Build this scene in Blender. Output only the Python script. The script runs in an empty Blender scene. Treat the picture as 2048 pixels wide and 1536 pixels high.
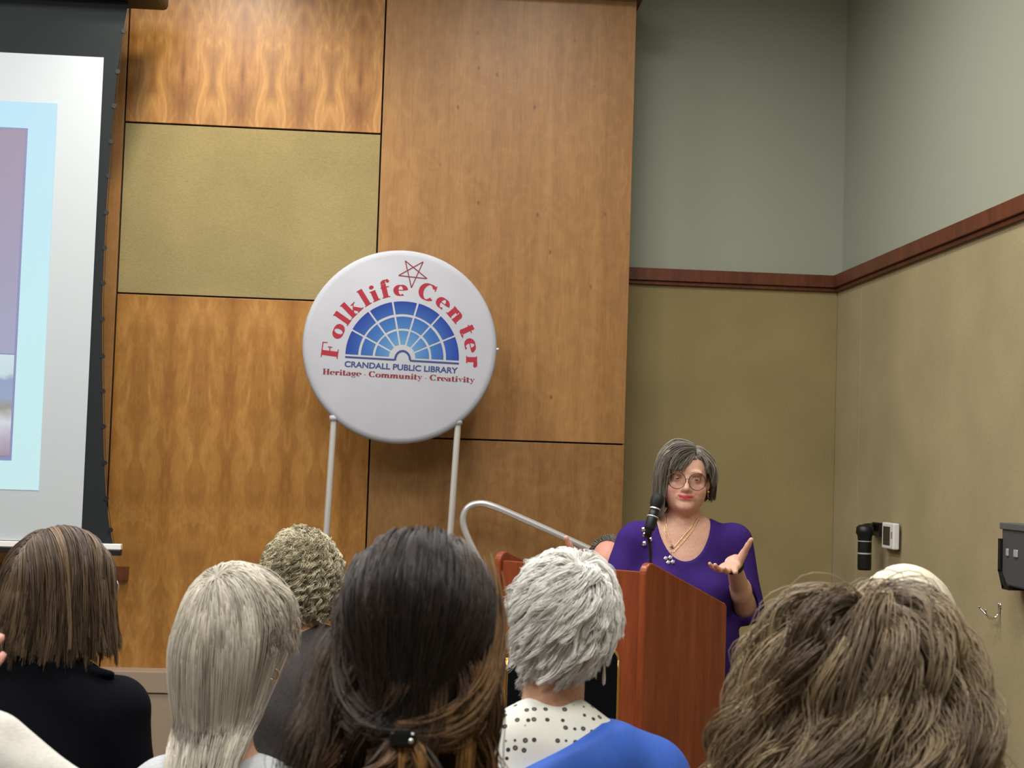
import bpy, math, random
import numpy as np
from mathutils import Vector, Matrix

# ------------------------------------------------------------------ camera, world, lights, exposure
S = bpy.context.scene
C = S.collection
CAM = np.array([0.0, 0.0, 1.47])
FPX = 3000.0
YAW, PIT, ROL = [math.radians(a) for a in (3.96, 3.04, 1.84)]
_cy, _sy, _cp, _sp, _cr, _sr = (math.cos(YAW), math.sin(YAW), math.cos(PIT), math.sin(PIT), math.cos(ROL), math.sin(ROL))
FWD = np.array([_sy*_cp, _cy*_cp, _sp])
_r = np.array([_cy, -_sy, 0.0]); _u = np.cross(_r, FWD)
RGT = _cr*_r + _sr*_u
UPV = -_sr*_r + _cr*_u
cam_data = bpy.data.cameras.new('camera')
cam = bpy.data.objects.new('camera', cam_data); C.objects.link(cam)
m = Matrix.Identity(4)
for i in range(3):
    m[i][0], m[i][1], m[i][2], m[i][3] = RGT[i], UPV[i], -FWD[i], CAM[i]
cam.matrix_world = m
cam_data.sensor_width = 36.0
cam_data.lens = FPX/2048*36.0
cam_data.clip_start = 0.05
cam_data.dof.use_dof = True
cam_data.dof.focus_distance = 5.2
cam_data.dof.aperture_fstop = 11.0
S.camera = cam
S.view_settings.view_transform = 'Standard'
S.view_settings.look = 'None'
S.view_settings.gamma = 1.0
S.view_settings.use_curve_mapping = False
S.view_settings.exposure = -0.24

w = bpy.data.worlds.new('world'); S.world = w; w.use_nodes = True
w.node_tree.nodes['Background'].inputs[0].default_value = (0.9, 0.92, 1.0, 1)
w.node_tree.nodes['Background'].inputs[1].default_value = 0.05

def area_light(name, loc, size, power, col=(1.0, 0.975, 0.94), rot=(0, 0, 0), spread=180):
    d = bpy.data.lights.new(name, 'AREA'); d.shape = 'RECTANGLE'; d.size, d.size_y = size
    d.energy = power; d.color = col; d.spread = math.radians(spread)
    o = bpy.data.objects.new(name, d); C.objects.link(o); o.location = loc; o.rotation_euler = rot
    return o
# ceiling panels of the hall: one row over the podium, two over the audience
for x in (-2.8, -1.1, 0.6):
    area_light('ceiling_light', (x, 5.7, 4.25), (0.6, 0.6), 46, spread=168)
for x in (-2.8, -1.0, 0.8):
    area_light('ceiling_light', (x, 3.6, 4.25), (0.6, 1.2), 66, spread=180)
    area_light('ceiling_light', (x, 1.0, 4.25), (0.6, 1.2), 66, spread=180)
# recessed downlights washing the wooden wall
def down(name, loc, target, power, ang, blend=0.6, col=(1.0, 0.86, 0.62)):
    d = bpy.data.lights.new(name, 'SPOT'); d.energy = power; d.spot_size = math.radians(ang); d.spot_blend = blend
    d.color = col; d.shadow_soft_size = 0.06
    o = bpy.data.objects.new(name, d); C.objects.link(o); o.location = loc
    o.rotation_euler = (Vector(target)-Vector(loc)).to_track_quat('-Z', 'Y').to_euler()
    return o
down('wall_wash_light', (-0.95, 6.35, 4.2), (-0.95, 7.5, 2.4), 120, 84, 0.9, col=(1.0, 0.9, 0.7))
down('wall_wash_light', (0.35, 6.2, 4.2), (0.35, 7.5, 1.9), 26, 75, 0.9)

# ------------------------------------------------------------------ helpers
def ray(x, y):
    return FWD + (x-1024)/FPX*RGT - (y-768)/FPX*UPV
def at(x, y, Y):
    d = ray(x, y); return CAM + d*(Y-CAM[1])/d[1]
def atX(x, y, X):
    d = ray(x, y); return CAM + d*(X-CAM[0])/d[0]

def lin(c):
    return tuple(((v/255)/12.92 if v/255 <= 0.04045 else ((v/255+0.055)/1.055)**2.4) for v in c[:3])

def tag(o, label=None, cat=None, group=None, kind=None):
    if label: o['label'] = label
    if cat: o['category'] = cat
    if group: o['group'] = group
    if kind: o['kind'] = kind
    return o
def empty(name, loc, label, cat, group=None, rz=0.0):
    o = bpy.data.objects.new(name, None); C.objects.link(o)
    o.location = [float(v) for v in loc]; o.rotation_euler = (0, 0, rz); o.empty_display_size = 0.1
    return tag(o, label, cat, group)

class Mesh:
    """collects verts / faces in world coordinates; build() links them as one mesh object"""
    def __init__(s): s.v = []; s.f = []; s.c = None
    def add(s, vs, fs):
        b = len(s.v); s.v += [tuple(float(q) for q in p) for p in vs]; s.f += [tuple(b+i for i in f) for f in fs]
    def box(s, lo, hi, M=None):
        x0, y0, z0 = lo; x1, y1, z1 = hi
        vs = [(x, y, z) for x in (x0, x1) for y in (y0, y1) for z in (z0, z1)]
        if M is not None: vs = [tuple(M @ Vector(p)) for p in vs]
        s.add(vs, [(0, 1, 3, 2), (4, 6, 7, 5), (0, 4, 5, 1), (2, 3, 7, 6), (0, 2, 6, 4), (1, 5, 7, 3)])
    def prism(s, poly, d):
        """poly: list of 3d points (planar), extruded by vector d"""
        n = len(poly); vs = [tuple(p) for p in poly] + [tuple(np.array(p)+np.array(d)) for p in poly]
        s.add(vs, [tuple(range(n)), tuple(range(2*n-1, n-1, -1))] + [(i, i+n, (i+1) % n+n, (i+1) % n) for i in range(n)])
    def tube(s, pts, r, n=12, closed=False):
        pts = [np.array(p, float) for p in pts]; N = len(pts)
        rr = r if hasattr(r, '__len__') else [r]*N
        prev = None; rings = []
        for i, p in enumerate(pts):
            t = pts[min(i+1, N-1)]-pts[max(i-1, 0)] if not closed else pts[(i+1) % N]-pts[i-1]
            t = t/(np.linalg.norm(t)+1e-12)
            if prev is None:
                a = np.array([0, 0, 1.0]) if abs(t[2]) < 0.9 else np.array([1.0, 0, 0])
                prev = np.cross(t, a); prev /= np.linalg.norm(prev)
            prev = prev-t*(prev@t); prev /= np.linalg.norm(prev); b = np.cross(t, prev)
            rings.append([p+rr[i]*(math.cos(2*math.pi*k/n)*prev+math.sin(2*math.pi*k/n)*b) for k in range(n)])
        vs = [q for g in rings for q in g]; fs = []
        for i in range(N if closed else N-1):
            j = (i+1) % N
            fs += [(i*n+k, i*n+(k+1) % n, j*n+(k+1) % n, j*n+k) for k in range(n)]
        if not closed:
            fs += [tuple(range(n-1, -1, -1)), tuple((N-1)*n+k for k in range(n))]
        s.add(vs, fs)
    def lathe(s, prof, origin, axis, n=32):
        """prof: list of (radius, distance along axis)"""
        o = np.array(origin, float); t = np.array(axis, float); t /= np.linalg.norm(t)
        a = np.array([0, 0, 1.0]) if abs(t[2]) < 0.9 else np.array([1.0, 0, 0])
        e1 = np.cross(t, a); e1 /= np.linalg.norm(e1); e2 = np.cross(t, e1)
        vs = []; fs = []
        for (r, h) in prof:
            vs += [o+t*h+max(r, 1e-5)*(math.cos(2*math.pi*k/n)*e1+math.sin(2*math.pi*k/n)*e2) for k in range(n)]
        for i in range(len(prof)-1):
            fs += [(i*n+k, i*n+(k+1) % n, (i+1)*n+(k+1) % n, (i+1)*n+k) for k in range(n)]
        fs += [tuple(range(n-1, -1, -1)), tuple((len(prof)-1)*n+k for k in range(n))]
        s.add(vs, fs)
    def build(s, name, mat, parent=None, smooth=False, bevel=0.0, seg=2, autosmooth=False):
        me = bpy.data.meshes.new(name)
        v = np.array(s.v, float)
        org = np.zeros(3)
        if parent is None:
            org = np.array([(v[:, 0].min()+v[:, 0].max())/2, (v[:, 1].min()+v[:, 1].max())/2, v[:, 2].min()])
        else:
            org = np.array(parent_origin(parent))
        me.from_pydata([tuple(p) for p in (v-org)], [], s.f)
        me.validate(); me.update()
        o = bpy.data.objects.new(name, me); C.objects.link(o)
        if parent is not None: o.parent = parent
        else: o.location = [float(q) for q in org]
        o['_org'] = [float(q) for q in org]
        import bmesh
        bm = bmesh.new(); bm.from_mesh(me); bmesh.ops.recalc_face_normals(bm, faces=bm.faces); bm.to_mesh(me); bm.free()
        me.materials.append(mat)
        if smooth:
            for p in me.polygons: p.use_smooth = True
            if autosmooth:
                me.set_sharp_from_angle(angle=math.radians(35))
        if bevel:
            b = o.modifiers.new('edges', 'BEVEL'); b.width = bevel; b.segments = seg; b.limit_method = 'ANGLE'
        return o
def parent_origin(p):
    """world origin of an object (parents are never scaled; thing roots are kept unrotated)"""
    o = np.array(p.location[:], float)
    while p.parent is not None:
        p = p.parent; o = o+np.array(p.location[:], float)
    return o

def np_object(name, V, F, mat, parent=None, col=None, smooth=True, nper=4):
    """mesh object straight from numpy arrays; V world coords, F (n,nper) ints"""
    org = parent_origin(parent) if parent is not None else np.array([V[:, 0].mean(), V[:, 1].mean(), V[:, 2].min()])
    me = bpy.data.meshes.new(name)
    me.vertices.add(len(V)); me.vertices.foreach_set('co', (V-org).astype(np.float32).ravel())
    me.loops.add(F.size); me.loops.foreach_set('vertex_index', F.astype(np.int32).ravel())
    me.polygons.add(len(F)); me.polygons.foreach_set('loop_start', np.arange(0, F.size, nper, dtype=np.int32))
    me.polygons.foreach_set('use_smooth', np.full(len(F), smooth))
    me.update(calc_edges=True)
    if col is not None:
        a = me.color_attributes.new('Col', 'FLOAT_COLOR', 'POINT')
        a.data.foreach_set('color', np.concatenate([col, np.ones((len(col), 1))], 1).astype(np.float32).ravel())
    me.materials.append(mat)
    o = bpy.data.objects.new(name, me); C.objects.link(o)
    if parent is not None: o.parent = parent
    else: o.location = [float(q) for q in org]
    return o

# ------------------------------------------------------------------ materials
def new_mat(name):
    mt = bpy.data.materials.new(name); mt.use_nodes = True
    nt = mt.node_tree; return mt, nt, nt.nodes['Principled BSDF']
def N(nt, t, **kw):
    n = nt.nodes.new(t)
    for k, v in kw.items():
        if k.startswith('i_'):
            key = k[2:]; n.inputs[int(key) if key.isdigit() else key.replace('_', ' ')].default_value = v
        else: setattr(n, k, v)
    return n
def ramp(nt, fac, stops):
    r = nt.nodes.new('ShaderNodeValToRGB'); e = r.color_ramp.elements
    while len(e) < len(stops): e.new(0.5)
    for el, (p, c) in zip(e, stops): el.position = p; el.color = (*lin(c), 1)
    nt.links.new(fac, r.inputs[0]); return r
def mixc(nt, fac, a, b, mode='MIX'):
    n = nt.nodes.new('ShaderNodeMix'); n.data_type = 'RGBA'; n.blend_type = mode
    if isinstance(fac, (int, float)): n.inputs[0].default_value = fac
    else: nt.links.new(fac, n.inputs[0])
    for s, v in ((6, a), (7, b)):
        if isinstance(v, tuple): n.inputs[s].default_value = (*v, 1) if len(v) == 3 else v
        else: nt.links.new(v, n.inputs[s])
    return n.outputs[2]
def coords(nt, scale=(1, 1, 1), rot=(0, 0, 0)):
    g = nt.nodes.new('ShaderNodeNewGeometry')
    mp = nt.nodes.new('ShaderNodeMapping'); mp.inputs['Scale'].default_value = scale; mp.inputs['Rotation'].default_value = rot
    nt.links.new(g.outputs['Position'], mp.inputs[0]); return mp.outputs[0]
def noise(nt, vec, scale, detail=4, rough=0.5, dist=0.0):
    n = N(nt, 'ShaderNodeTexNoise', i_Scale=scale, i_Detail=detail, i_Roughness=rough, i_Distortion=dist)
    nt.links.new(vec, n.inputs['Vector']); return n.outputs['Fac']
def bump(nt, bsdf, h, strength, dist=0.01):
    b = N(nt, 'ShaderNodeBump', i_Strength=strength, i_Distance=dist)
    nt.links.new(h, b.inputs['Height']); nt.links.new(b.outputs[0], bsdf.inputs['Normal'])
def plain(name, col, rough=0.6, metal=0.0, spec=0.5, nz=0.0, nscale=60, bmp=0.0):
    mt, nt, b = new_mat(name)
    b.inputs['Roughness'].default_value = rough; b.inputs['Metallic'].default_value = metal
    b.inputs['Specular IOR Level'].default_value = spec
    if nz or bmp:
        f = noise(nt, coords(nt), nscale, 5, 0.6)
        c = lin(col); r = ramp(nt, f, [(0.25, tuple(v*(1-nz) for v in col)), (0.75, tuple(min(255, v*(1+nz)) for v in col))])
        nt.links.new(r.outputs[0], b.inputs['Base Color'])
        if bmp: bump(nt, b, f, bmp, 0.003)
    else: b.inputs['Base Color'].default_value = (*lin(col), 1)
    return mt
def wood(name, dark, mid, light, figure=0.5, grain=1.0, rough=0.35, knots=0.0, seed=0.0, vstretch=1.0, book=0.0, speck=0.0, seam=0.9):
    mt, nt, b = new_mat(name)
    v = coords(nt, (1, 1, 0.12*vstretch)); pv = coords(nt)
    px = None
    if book:
        sp = nt.nodes.new('ShaderNodeSeparateXYZ'); nt.links.new(pv, sp.inputs[0])
        px = N(nt, 'ShaderNodeMath', operation='PINGPONG', i_1=book); nt.links.new(sp.outputs[0], px.inputs[0])
        def cmb(zs):
            zz = N(nt, 'ShaderNodeMath', operation='MULTIPLY', i_1=zs); nt.links.new(sp.outputs[2], zz.inputs[0])
            c = nt.nodes.new('ShaderNodeCombineXYZ'); nt.links.new(px.outputs[0], c.inputs[0]); nt.links.new(zz.outputs[0], c.inputs[2]); return c.outputs[0]
        v = cmb(0.12*vstretch)
    off = N(nt, 'ShaderNodeVectorMath', operation='ADD'); off.inputs[1].default_value = (seed*3.1, 0, seed*1.7)
    nt.links.new(v, off.inputs[0]); v = off.outputs[0]
    g1 = noise(nt, v, 26*grain, 6, 0.6, 0.4)
    g2 = noise(nt, v, 120*grain, 3, 0.7)
    broad = noise(nt, v, 3.0, 3, 0.5, 0.8)
    v2 = cmb(0.32) if book else coords(nt, (1, 1, 0.75)); o2 = N(nt, 'ShaderNodeVectorMath', operation='ADD'); o2.inputs[1].default_value = (seed*2.3, 0, seed)
    nt.links.new(v2, o2.inputs[0])
    fig = noise(nt, o2.outputs[0], 13, 4, 0.55, 1.4)
    a = N(nt, 'ShaderNodeMath', operation='MULTIPLY_ADD', i_1=0.5); nt.links.new(g1, a.inputs[0])
    c = N(nt, 'ShaderNodeMath', operation='MULTIPLY', i_1=0.5); nt.links.new(broad, c.inputs[0]); nt.links.new(c.outputs[0], a.inputs[2])
    r = ramp(nt, a.outputs[0], [(0.36, dark), (0.5, mid), (0.64, light)])
    rf = ramp(nt, fig, [(0.34, dark), (0.5, mid), (0.62, light)])
    out = mixc(nt, figure, r.outputs[0], rf.outputs[0])
    fine = ramp(nt, g2, [(0.3, (190, 190, 190)), (0.7, (255, 255, 255))])
    out = mixc(nt, 0.45, out, fine.outputs[0], 'MULTIPLY')
    if book:
        sw = noise(nt, coords(nt, (1, 1, 0.8)), 5, 3, 0.6)
        ad = N(nt, 'ShaderNodeMath', operation='MULTIPLY_ADD', i_1=0.05, i_2=-0.025); nt.links.new(sw, ad.inputs[0])
        a2 = N(nt, 'ShaderNodeMath', operation='ADD'); nt.links.new(ad.outputs[0], a2.inputs[0]); nt.links.new(px.outputs[0], a2.inputs[1])
        sr = ramp(nt, a2.outputs[0], [(0.0, (196, 176, 150)), (0.016, (222, 208, 190)), (0.06, (255, 255, 255))])
        out = mixc(nt, seam, out, sr.outputs[0], 'MULTIPLY')
    if speck:
        vo = N(nt, 'ShaderNodeTexVoronoi', i_Scale=9.0, i_Randomness=1.0); nt.links.new(coords(nt, (1, 1, 0.6)), vo.inputs['Vector'])
        kr = ramp(nt, vo.outputs['Distance'], [(0.02, (120, 86, 60)), (0.09, (255, 255, 255))])
        out = mixc(nt, speck, out, kr.outputs[0], 'MULTIPLY')
    if knots:
        vk = coords(nt, (1, 1, 0.5)); vo = N(nt, 'ShaderNodeTexVoronoi', i_Scale=7.0); nt.links.new(vk, vo.inputs['Vector'])
        kr = ramp(nt, vo.outputs['Distance'], [(0.02, (90, 55, 30)), (0.1, (255, 255, 255))])
        out = mixc(nt, knots, out, kr.outputs[0], 'MULTIPLY')
    nt.links.new(out, b.inputs['Base Color'])
    b.inputs['Roughness'].default_value = rough; b.inputs['Specular IOR Level'].default_value = 0.35
    bump(nt, b, g2, 0.05, 0.001)
    return mt
def fabric(name, col, col2, weave=420.0, rough=0.95):
    mt, nt, b = new_mat(name)
    v = coords(nt); wv = coords(nt, (0.25, 0.25, 1.0))
    f1 = noise(nt, wv, weave, 2, 0.5); f2 = noise(nt, v, 2.2, 3, 0.5)
    r = ramp(nt, f1, [(0.3, col2), (0.7, col)]); r2 = ramp(nt, f2, [(0.3, (235, 235, 235)), (0.7, (255, 255, 255))])
    nt.links.new(mixc(nt, 1.0, r.outputs[0], r2.outputs[0], 'MULTIPLY'), b.inputs['Base Color'])
    b.inputs['Roughness'].default_value = rough; b.inputs['Specular IOR Level'].default_value = 0.1
    bump(nt, b, f1, 0.15, 0.001)
    return mt
def attr_mat(name, rough=0.5, spec=0.3, nz=0.0, nscale=120, sss=0.0, sheen=0.0, bmp=0.0, coat=0.0):
    mt, nt, b = new_mat(name)
    a = N(nt, 'ShaderNodeAttribute', attribute_name='Col')
    out = a.outputs['Color']
    if nz:
        f = noise(nt, coords(nt), nscale, 4, 0.6)
        r = ramp(nt, f, [(0.3, (255*(1-nz),)*3), (0.7, (255, 255, 255))])
        out = mixc(nt, 1.0, out, r.outputs[0], 'MULTIPLY')
        if bmp: bump(nt, b, f, bmp, 0.002)
    nt.links.new(out, b.inputs['Base Color'])
    b.inputs['Roughness'].default_value = rough; b.inputs['Specular IOR Level'].default_value = spec
    if sss:
        b.inputs['Subsurface Weight'].default_value = sss; b.inputs['Subsurface Radius'].default_value = (0.012, 0.005, 0.003)
        b.inputs['Subsurface Scale'].default_value = 0.6
    if sheen: b.inputs['Sheen Weight'].default_value = sheen
    return mt
def emit(name, col, strength):
    mt, nt, b = new_mat(name)
    b.inputs['Base Color'].default_value = (*lin(col), 1); b.inputs['Emission Color'].default_value = (*lin(col), 1)
    b.inputs['Emission Strength'].default_value = strength
    return mt

M = {}
M['maple'] = wood('figured_maple', (136, 92, 44), (174, 124, 64), (200, 152, 86), figure=0.5, rough=0.36, seed=1, book=0.145)
M['maple2'] = wood('figured_maple_lower', (144, 98, 48), (168, 118, 58), (188, 140, 76), figure=0.5, rough=0.36, seed=4, vstretch=1.6, book=0.145, seam=0.45)
M['cherry'] = wood('plain_maple', (138, 97, 53), (154, 111, 63), (170, 127, 76), figure=0.3, rough=0.42, seed=7, vstretch=0.6, speck=0.6)
M['cherry2'] = wood('plain_maple_lower', (128, 90, 50), (146, 106, 60), (160, 120, 72), figure=0.35, rough=0.45, seed=11)
M['darkwood'] = wood('dark_trim_wood', (86, 44, 26), (104, 56, 34), (118, 66, 42), figure=0.0, rough=0.45, seed=2)
M['lectern'] = wood('lectern_laminate', (124, 56, 26), (146, 70, 36), (164, 86, 46), figure=0.0, rough=0.33, seed=5, vstretch=0.9)
M['lectern_edge'] = plain('lectern_edge', (150, 78, 44), 0.28)
M['fab_olive'] = fabric('olive_fabric', (160, 146, 104), (144, 130, 90))
M['fab_back'] = fabric('olive_fabric_back', (162, 146, 106), (146, 130, 92))
M['fab_right'] = fabric('tan_fabric_right', (174, 160, 126), (160, 146, 112))
M['grey_wall'] = plain('grey_green_paint', (160, 164, 148), 0.85, spec=0.2, nz=0.02, nscale=300)
M['gap'] = plain('dark_reveal', (28, 20, 14), 0.9)
M['taupe'] = plain('taupe_vinyl', (150, 132, 114), 0.6, nz=0.03)
M['carpet'] = plain('carpet', (110, 100, 92), 0.95, nz=0.15, nscale=200, bmp=0.4)
M['ceil'] = plain('ceiling_tile', (205, 200, 190), 0.9, nz=0.03, nscale=120)
M['black'] = plain('black_plastic', (14, 14, 15), 0.45)
M['black_cloth'] = plain('black_screen_border', (34, 38, 40), 0.8, spec=0.2)
M['white_metal'] = plain('white_metal', (235, 235, 232), 0.35)
M['silver'] = plain('brushed_silver', (226, 226, 226), 0.28, metal=0.6)
M['chrome'] = plain('chrome', (230, 230, 230), 0.12, metal=1.0)
M['gold'] = plain('gold', (214, 170, 96), 0.25, metal=1.0)
M['screen'] = plain('screen_white', (184, 191, 196), 0.8, spec=0.2)

# ------------------------------------------------------------------ the room
YB, YW, XR = 7.8, 7.4, 2.26           # back wall, wooden wall face, right wall
ZT = 4.35
def struct(mb, name, mat, **k):
    o = mb.build(name, mat, **k); o['kind'] = 'structure'; return o
b = Mesh(); b.box((-5.2, -3.2, -0.1), (2.5, 8.1, 0)); struct(b, 'floor', M['carpet'])
b = Mesh(); b.box((-5.2, -3.2, ZT), (2.5, 8.1, ZT+0.1)); struct(b, 'ceiling', M['ceil'])
b = Mesh(); b.box((-5.3, -3.2, 0), (-5.2, 8.1, ZT)); struct(b, 'wall_left', M['grey_wall'])
b = Mesh(); b.box((-5.2, -3.3, 0), (2.5, -3.2, ZT)); struct(b, 'wall_rear', M['grey_wall'])
# back wall: painted above, fabric covered below
wb = Mesh(); wb.box((0.9, YB+0.03, 0), (2.5, YB+0.2, ZT)); wb = struct(wb, 'wall_back', M['grey_wall'])
p = Mesh(); p.box((0.9, YB, 0.0), (XR, YB+0.03, 2.45)); p.build('fabric_panel', M['fab_back'], wb)
wr = Mesh(); wr.box((XR+0.03, -3.2, 0), (XR+0.2, YB+0.03, ZT)); wr = struct(wr, 'wall_right', M['grey_wall'])
ys = [atX(1714, 1030, XR)[1], atX(1889, 560, XR)[1], 4.2, 2.9, 1.6, 0.3, -1.0, -3.2]
y1 = YB
for y0 in ys:
    p = Mesh(); p.box((XR, y0+0.0015, 0.0), (XR+0.03, y1-0.0015, 2.45)); p.build('fabric_panel', M['fab_right'], wr, bevel=0.002); y1 = y0
t = Mesh(); t.box((0.9, YB-0.035, 2.455), (XR, YB+0.03, 2.52)); t.box((0.9, YB-0.02, 2.435), (XR, YB+0.03, 2.4549))
struct(t, 'trim_1', M['darkwood'], bevel=0.003)
t = Mesh(); t.box((XR-0.035, -3.2, 2.455), (XR+0.03, YB-0.0355, 2.52)); t.box((XR-0.02, -3.2, 2.435), (XR+0.03, YB-0.0355, 2.4549))
struct(t, 'trim_2', M['darkwood'], bevel=0.003)
# wooden wall, standing proud of the back wall, built of separate panels over a dark backing
wf = Mesh(); wf.box((-5.2, YW+0.02, 0), (1.075, YB+0.03, 3.83)); wf = struct(wf, 'wall_front', M['gap'])
XL, XM, XE = -1.433, -0.178, 1.085
G = 0.004
def panel(x0, x1, z0, z1, mat, name='wood_panel', dy=0.0, lab=None):
    p = Mesh(); p.box((x0+G, YW+dy, z0+G), (x1-G, YW+0.02, z1-G)); o = p.build(name, mat, wf, bevel=0.0015)
    if lab: o['label'] = lab
    return o
panel(XL, XM, 3.083, 3.83, M['maple'], lab='strongly figured golden wood panel')
panel(XL, XM, 2.24, 3.083, M['fab_olive'], 'fabric_panel', 0.004, lab='olive fabric acoustic panel')
panel(XL, XM, 0.0, 2.24, M['maple2'], lab='golden wood panel with small burls')
panel(XM, XE, 1.583, 3.83, M['cherry'], lab='tall plain brown wood panel')
panel(XM, XE, 0.0, 1.583, M['cherry2'])
panel(-1.53, XL, 0.0, 3.83, M['cherry'], lab='narrow vertical wood strip')
panel(-2.8, -1.53, 1.1, 3.83, M['maple2']); panel(-2.8, -1.53, 0.0, 1.1, M['maple2'])
panel(-5.2, -2.8, 0.0, 3.83, M['maple2'])
t = Mesh(); t.box((-5.2, YW-0.15, 3.832), (XE+0.03, YB+0.03, 3.93)); struct(t, 'trim_3', M['darkwood'], bevel=0.004)
t = Mesh(); t.box((-5.2, YW-0.05, 3.93), (XE, YB+0.03, ZT)); struct(t, 'trim_4', M['grey_wall'])
# dark strip built in place of the screen bar's shadow on the wall
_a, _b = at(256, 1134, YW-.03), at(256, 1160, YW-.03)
t = Mesh(); t.box((-5.2, YW-0.03, _b[2]), (_a[0], YW, _a[2])); struct(t, 'bar_shadow_strip', M['darkwood'])
# taupe ledge along the foot of the wooden wall
t = Mesh(); t.box((-5.2, YW-0.12, 0.0), (XE, YW, 0.327)); t.box((-5.2, YW-0.13, 0.331), (XE, YW, 0.432))
struct(t, 'baseboard_front', M['taupe'], bevel=0.004)

# ------------------------------------------------------------------ projection screen
YS = 6.9
sc = empty('projection_screen', (-2.8, YS, 1.04), 'large white projection screen with black border showing a pale blue slide', 'projection screen')
x_l = -4.6; xw = -1.443
edge = [(258, 4), (250, 40), (243, 90), (235, 140), (228, 210), (221, 290), (213, 400), (208, 500), (204, 600), (204, 700), (205, 800), (207, 900), (212, 1000), (218, 1050), (226, 1091)]
pts = [at(x, y, YS) for x, y in edge]
zt, zb = 3.30, 1.055
ins = Mesh()
front = [(x_l, YS, 3.55), (pts[0][0], YS, 3.55)] + [tuple(p) for p in pts[1:]] + [(pts[-1][0], YS, 1.035), (x_l, YS, 1.035)]
ins.prism(front, (0, 0.004, 0)); ins.build('border', M['black_cloth'], sc, )
sf = Mesh(); sf.box((x_l+0.15, YS-0.004, zb), (xw, YS-0.0005, 3.266)); sf.build('projection_surface', M['screen'], sc)
for k, yy in enumerate([62, 143, 212, 283, 352, 425, 495, 566, 638, 712, 782, 853, 926, 997, 1060]):
    ex = np.interp(yy, [e[1] for e in edge], [e[0] for e in edge]); q = at(ex, yy, YS)
    tb = Mesh(); tb.lathe([(0.0, -0.003), (0.011, -0.003), (0.011, 0.006), (0.0, 0.006)], (q[0]+0.002, YS, q[2]), (0, 1, 0), 12)
    tb.build('tension_tab', M['black'], sc)
cord = Mesh(); cord.tube([(p[0]+0.007, YS+0.002, p[2]) for p in pts], 0.0012, 6); cord.build('tension_cord', M['black'], sc)
bar = Mesh(); bar.box((x_l, YS-0.02, 1.0), (-1.262, YS+0.02, 1.026)); bb = bar.build('bottom_bar', M['black'], sc, bevel=0.003)
bar = Mesh(); bar.box((x_l, YS-0.021, 1.0265), (-1.262, YS+0.02, 1.052)); bar.build('bar_cover', M['white_metal'], bb, bevel=0.003)
cs = Mesh(); cs.box((x_l-0.1, YS-0.08, 3.53), (-1.18, YS+0.12, 3.72)); cs.build('housing', M['black'], sc, bevel=0.02)
for x in (-4.4, -1.5):
    cs = Mesh(); cs.box((x-0.02, YS-0.01, 3.71), (x+0.02, YS+0.03, ZT)); cs.build('hanger', M['black'], sc)
# the slide thrown on it
def slide_mat(name, stops, strength, nz=0.0, zr=(1.0, 3.0)):
    mt, nt, b = new_mat(name)
    g = nt.nodes.new('ShaderNodeNewGeometry'); s = nt.nodes.new('ShaderNodeSeparateXYZ'); nt.links.new(g.outputs['Position'], s.inputs[0])
    mr = N(nt, 'ShaderNodeMapRange', i_From_Min=zr[0], i_From_Max=zr[1]); nt.links.new(s.outputs[2], mr.inputs[0])
    f = mr.outputs[0]
    if nz:
        n = noise(nt, coords(nt), 9, 4, 0.6)
        a = N(nt, 'ShaderNodeMath', operation='MULTIPLY_ADD', i_1=nz, i_2=-nz/2); nt.links.new(n, a.inputs[0])
        a2 = N(nt, 'ShaderNodeMath', operation='ADD'); nt.links.new(a.outputs[0], a2.inputs[0]); nt.links.new(f, a2.inputs[1]); f = a2.outputs[0]
    r = ramp(nt, f, stops)
    b.inputs['Base Color'].default_value = (0.12, 0.12, 0.12, 1); b.inputs['Roughness'].default_value = 0.9
    nt.links.new(r.outputs[0], b.inputs['Emission Color']); b.inputs['Emission Strength'].default_value = strength
    return mt
M['slide'] = slide_mat('slide_blue', [(0.0, (200, 242, 245)), (0.5, (190, 240, 248)), (1.0, (172, 226, 250))], 0.92)
M['slide_photo'] = slide_mat('slide_photo', [(0.0, (150, 120, 150)), (0.2, (190, 180, 205)), (0.36, (225, 232, 240)), (0.48, (140, 140, 130)), (0.6, (140, 165, 205)), (0.76, (125, 155, 205)), (0.82, (205, 235, 245)), (1.0, (215, 242, 248))], 0.8, nz=0.22, zr=(1.42, 1.89))
M['slide_mauve'] = slide_mat('slide_mauve', [(0.0, (158, 160, 205)), (0.5, (150, 140, 185)), (1.0, (142, 122, 160))], 0.78, zr=(1.89, 2.9))
M['slide_edge'] = slide_mat('slide_edge', [(0.0, (120, 135, 200)), (1.0, (120, 120, 190))], 0.75)
s = Mesh(); s.box((x_l+0.4, YS-0.006, 1.282), (-1.640, YS-0.0042, 3.043)); sl = s.build('slide', M['slide'], sc)
s = Mesh(); s.box((x_l+0.5, YS-0.0072, 1.412), (-1.766, YS-0.0062, 2.922)); s.build('slide_edge', M['slide_edge'], sl)
s = Mesh(); s.box((x_l+0.5, YS-0.0084, 1.892), (-1.776, YS-0.0074, 2.912)); s.build('slide_panel', M['slide_mauve'], sl)
s = Mesh(); s.box((x_l+0.5, YS-0.0084, 1.432), (-1.776, YS-0.0074, 1.888)); s.build('slide_photo', M['slide_photo'], sl)

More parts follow.
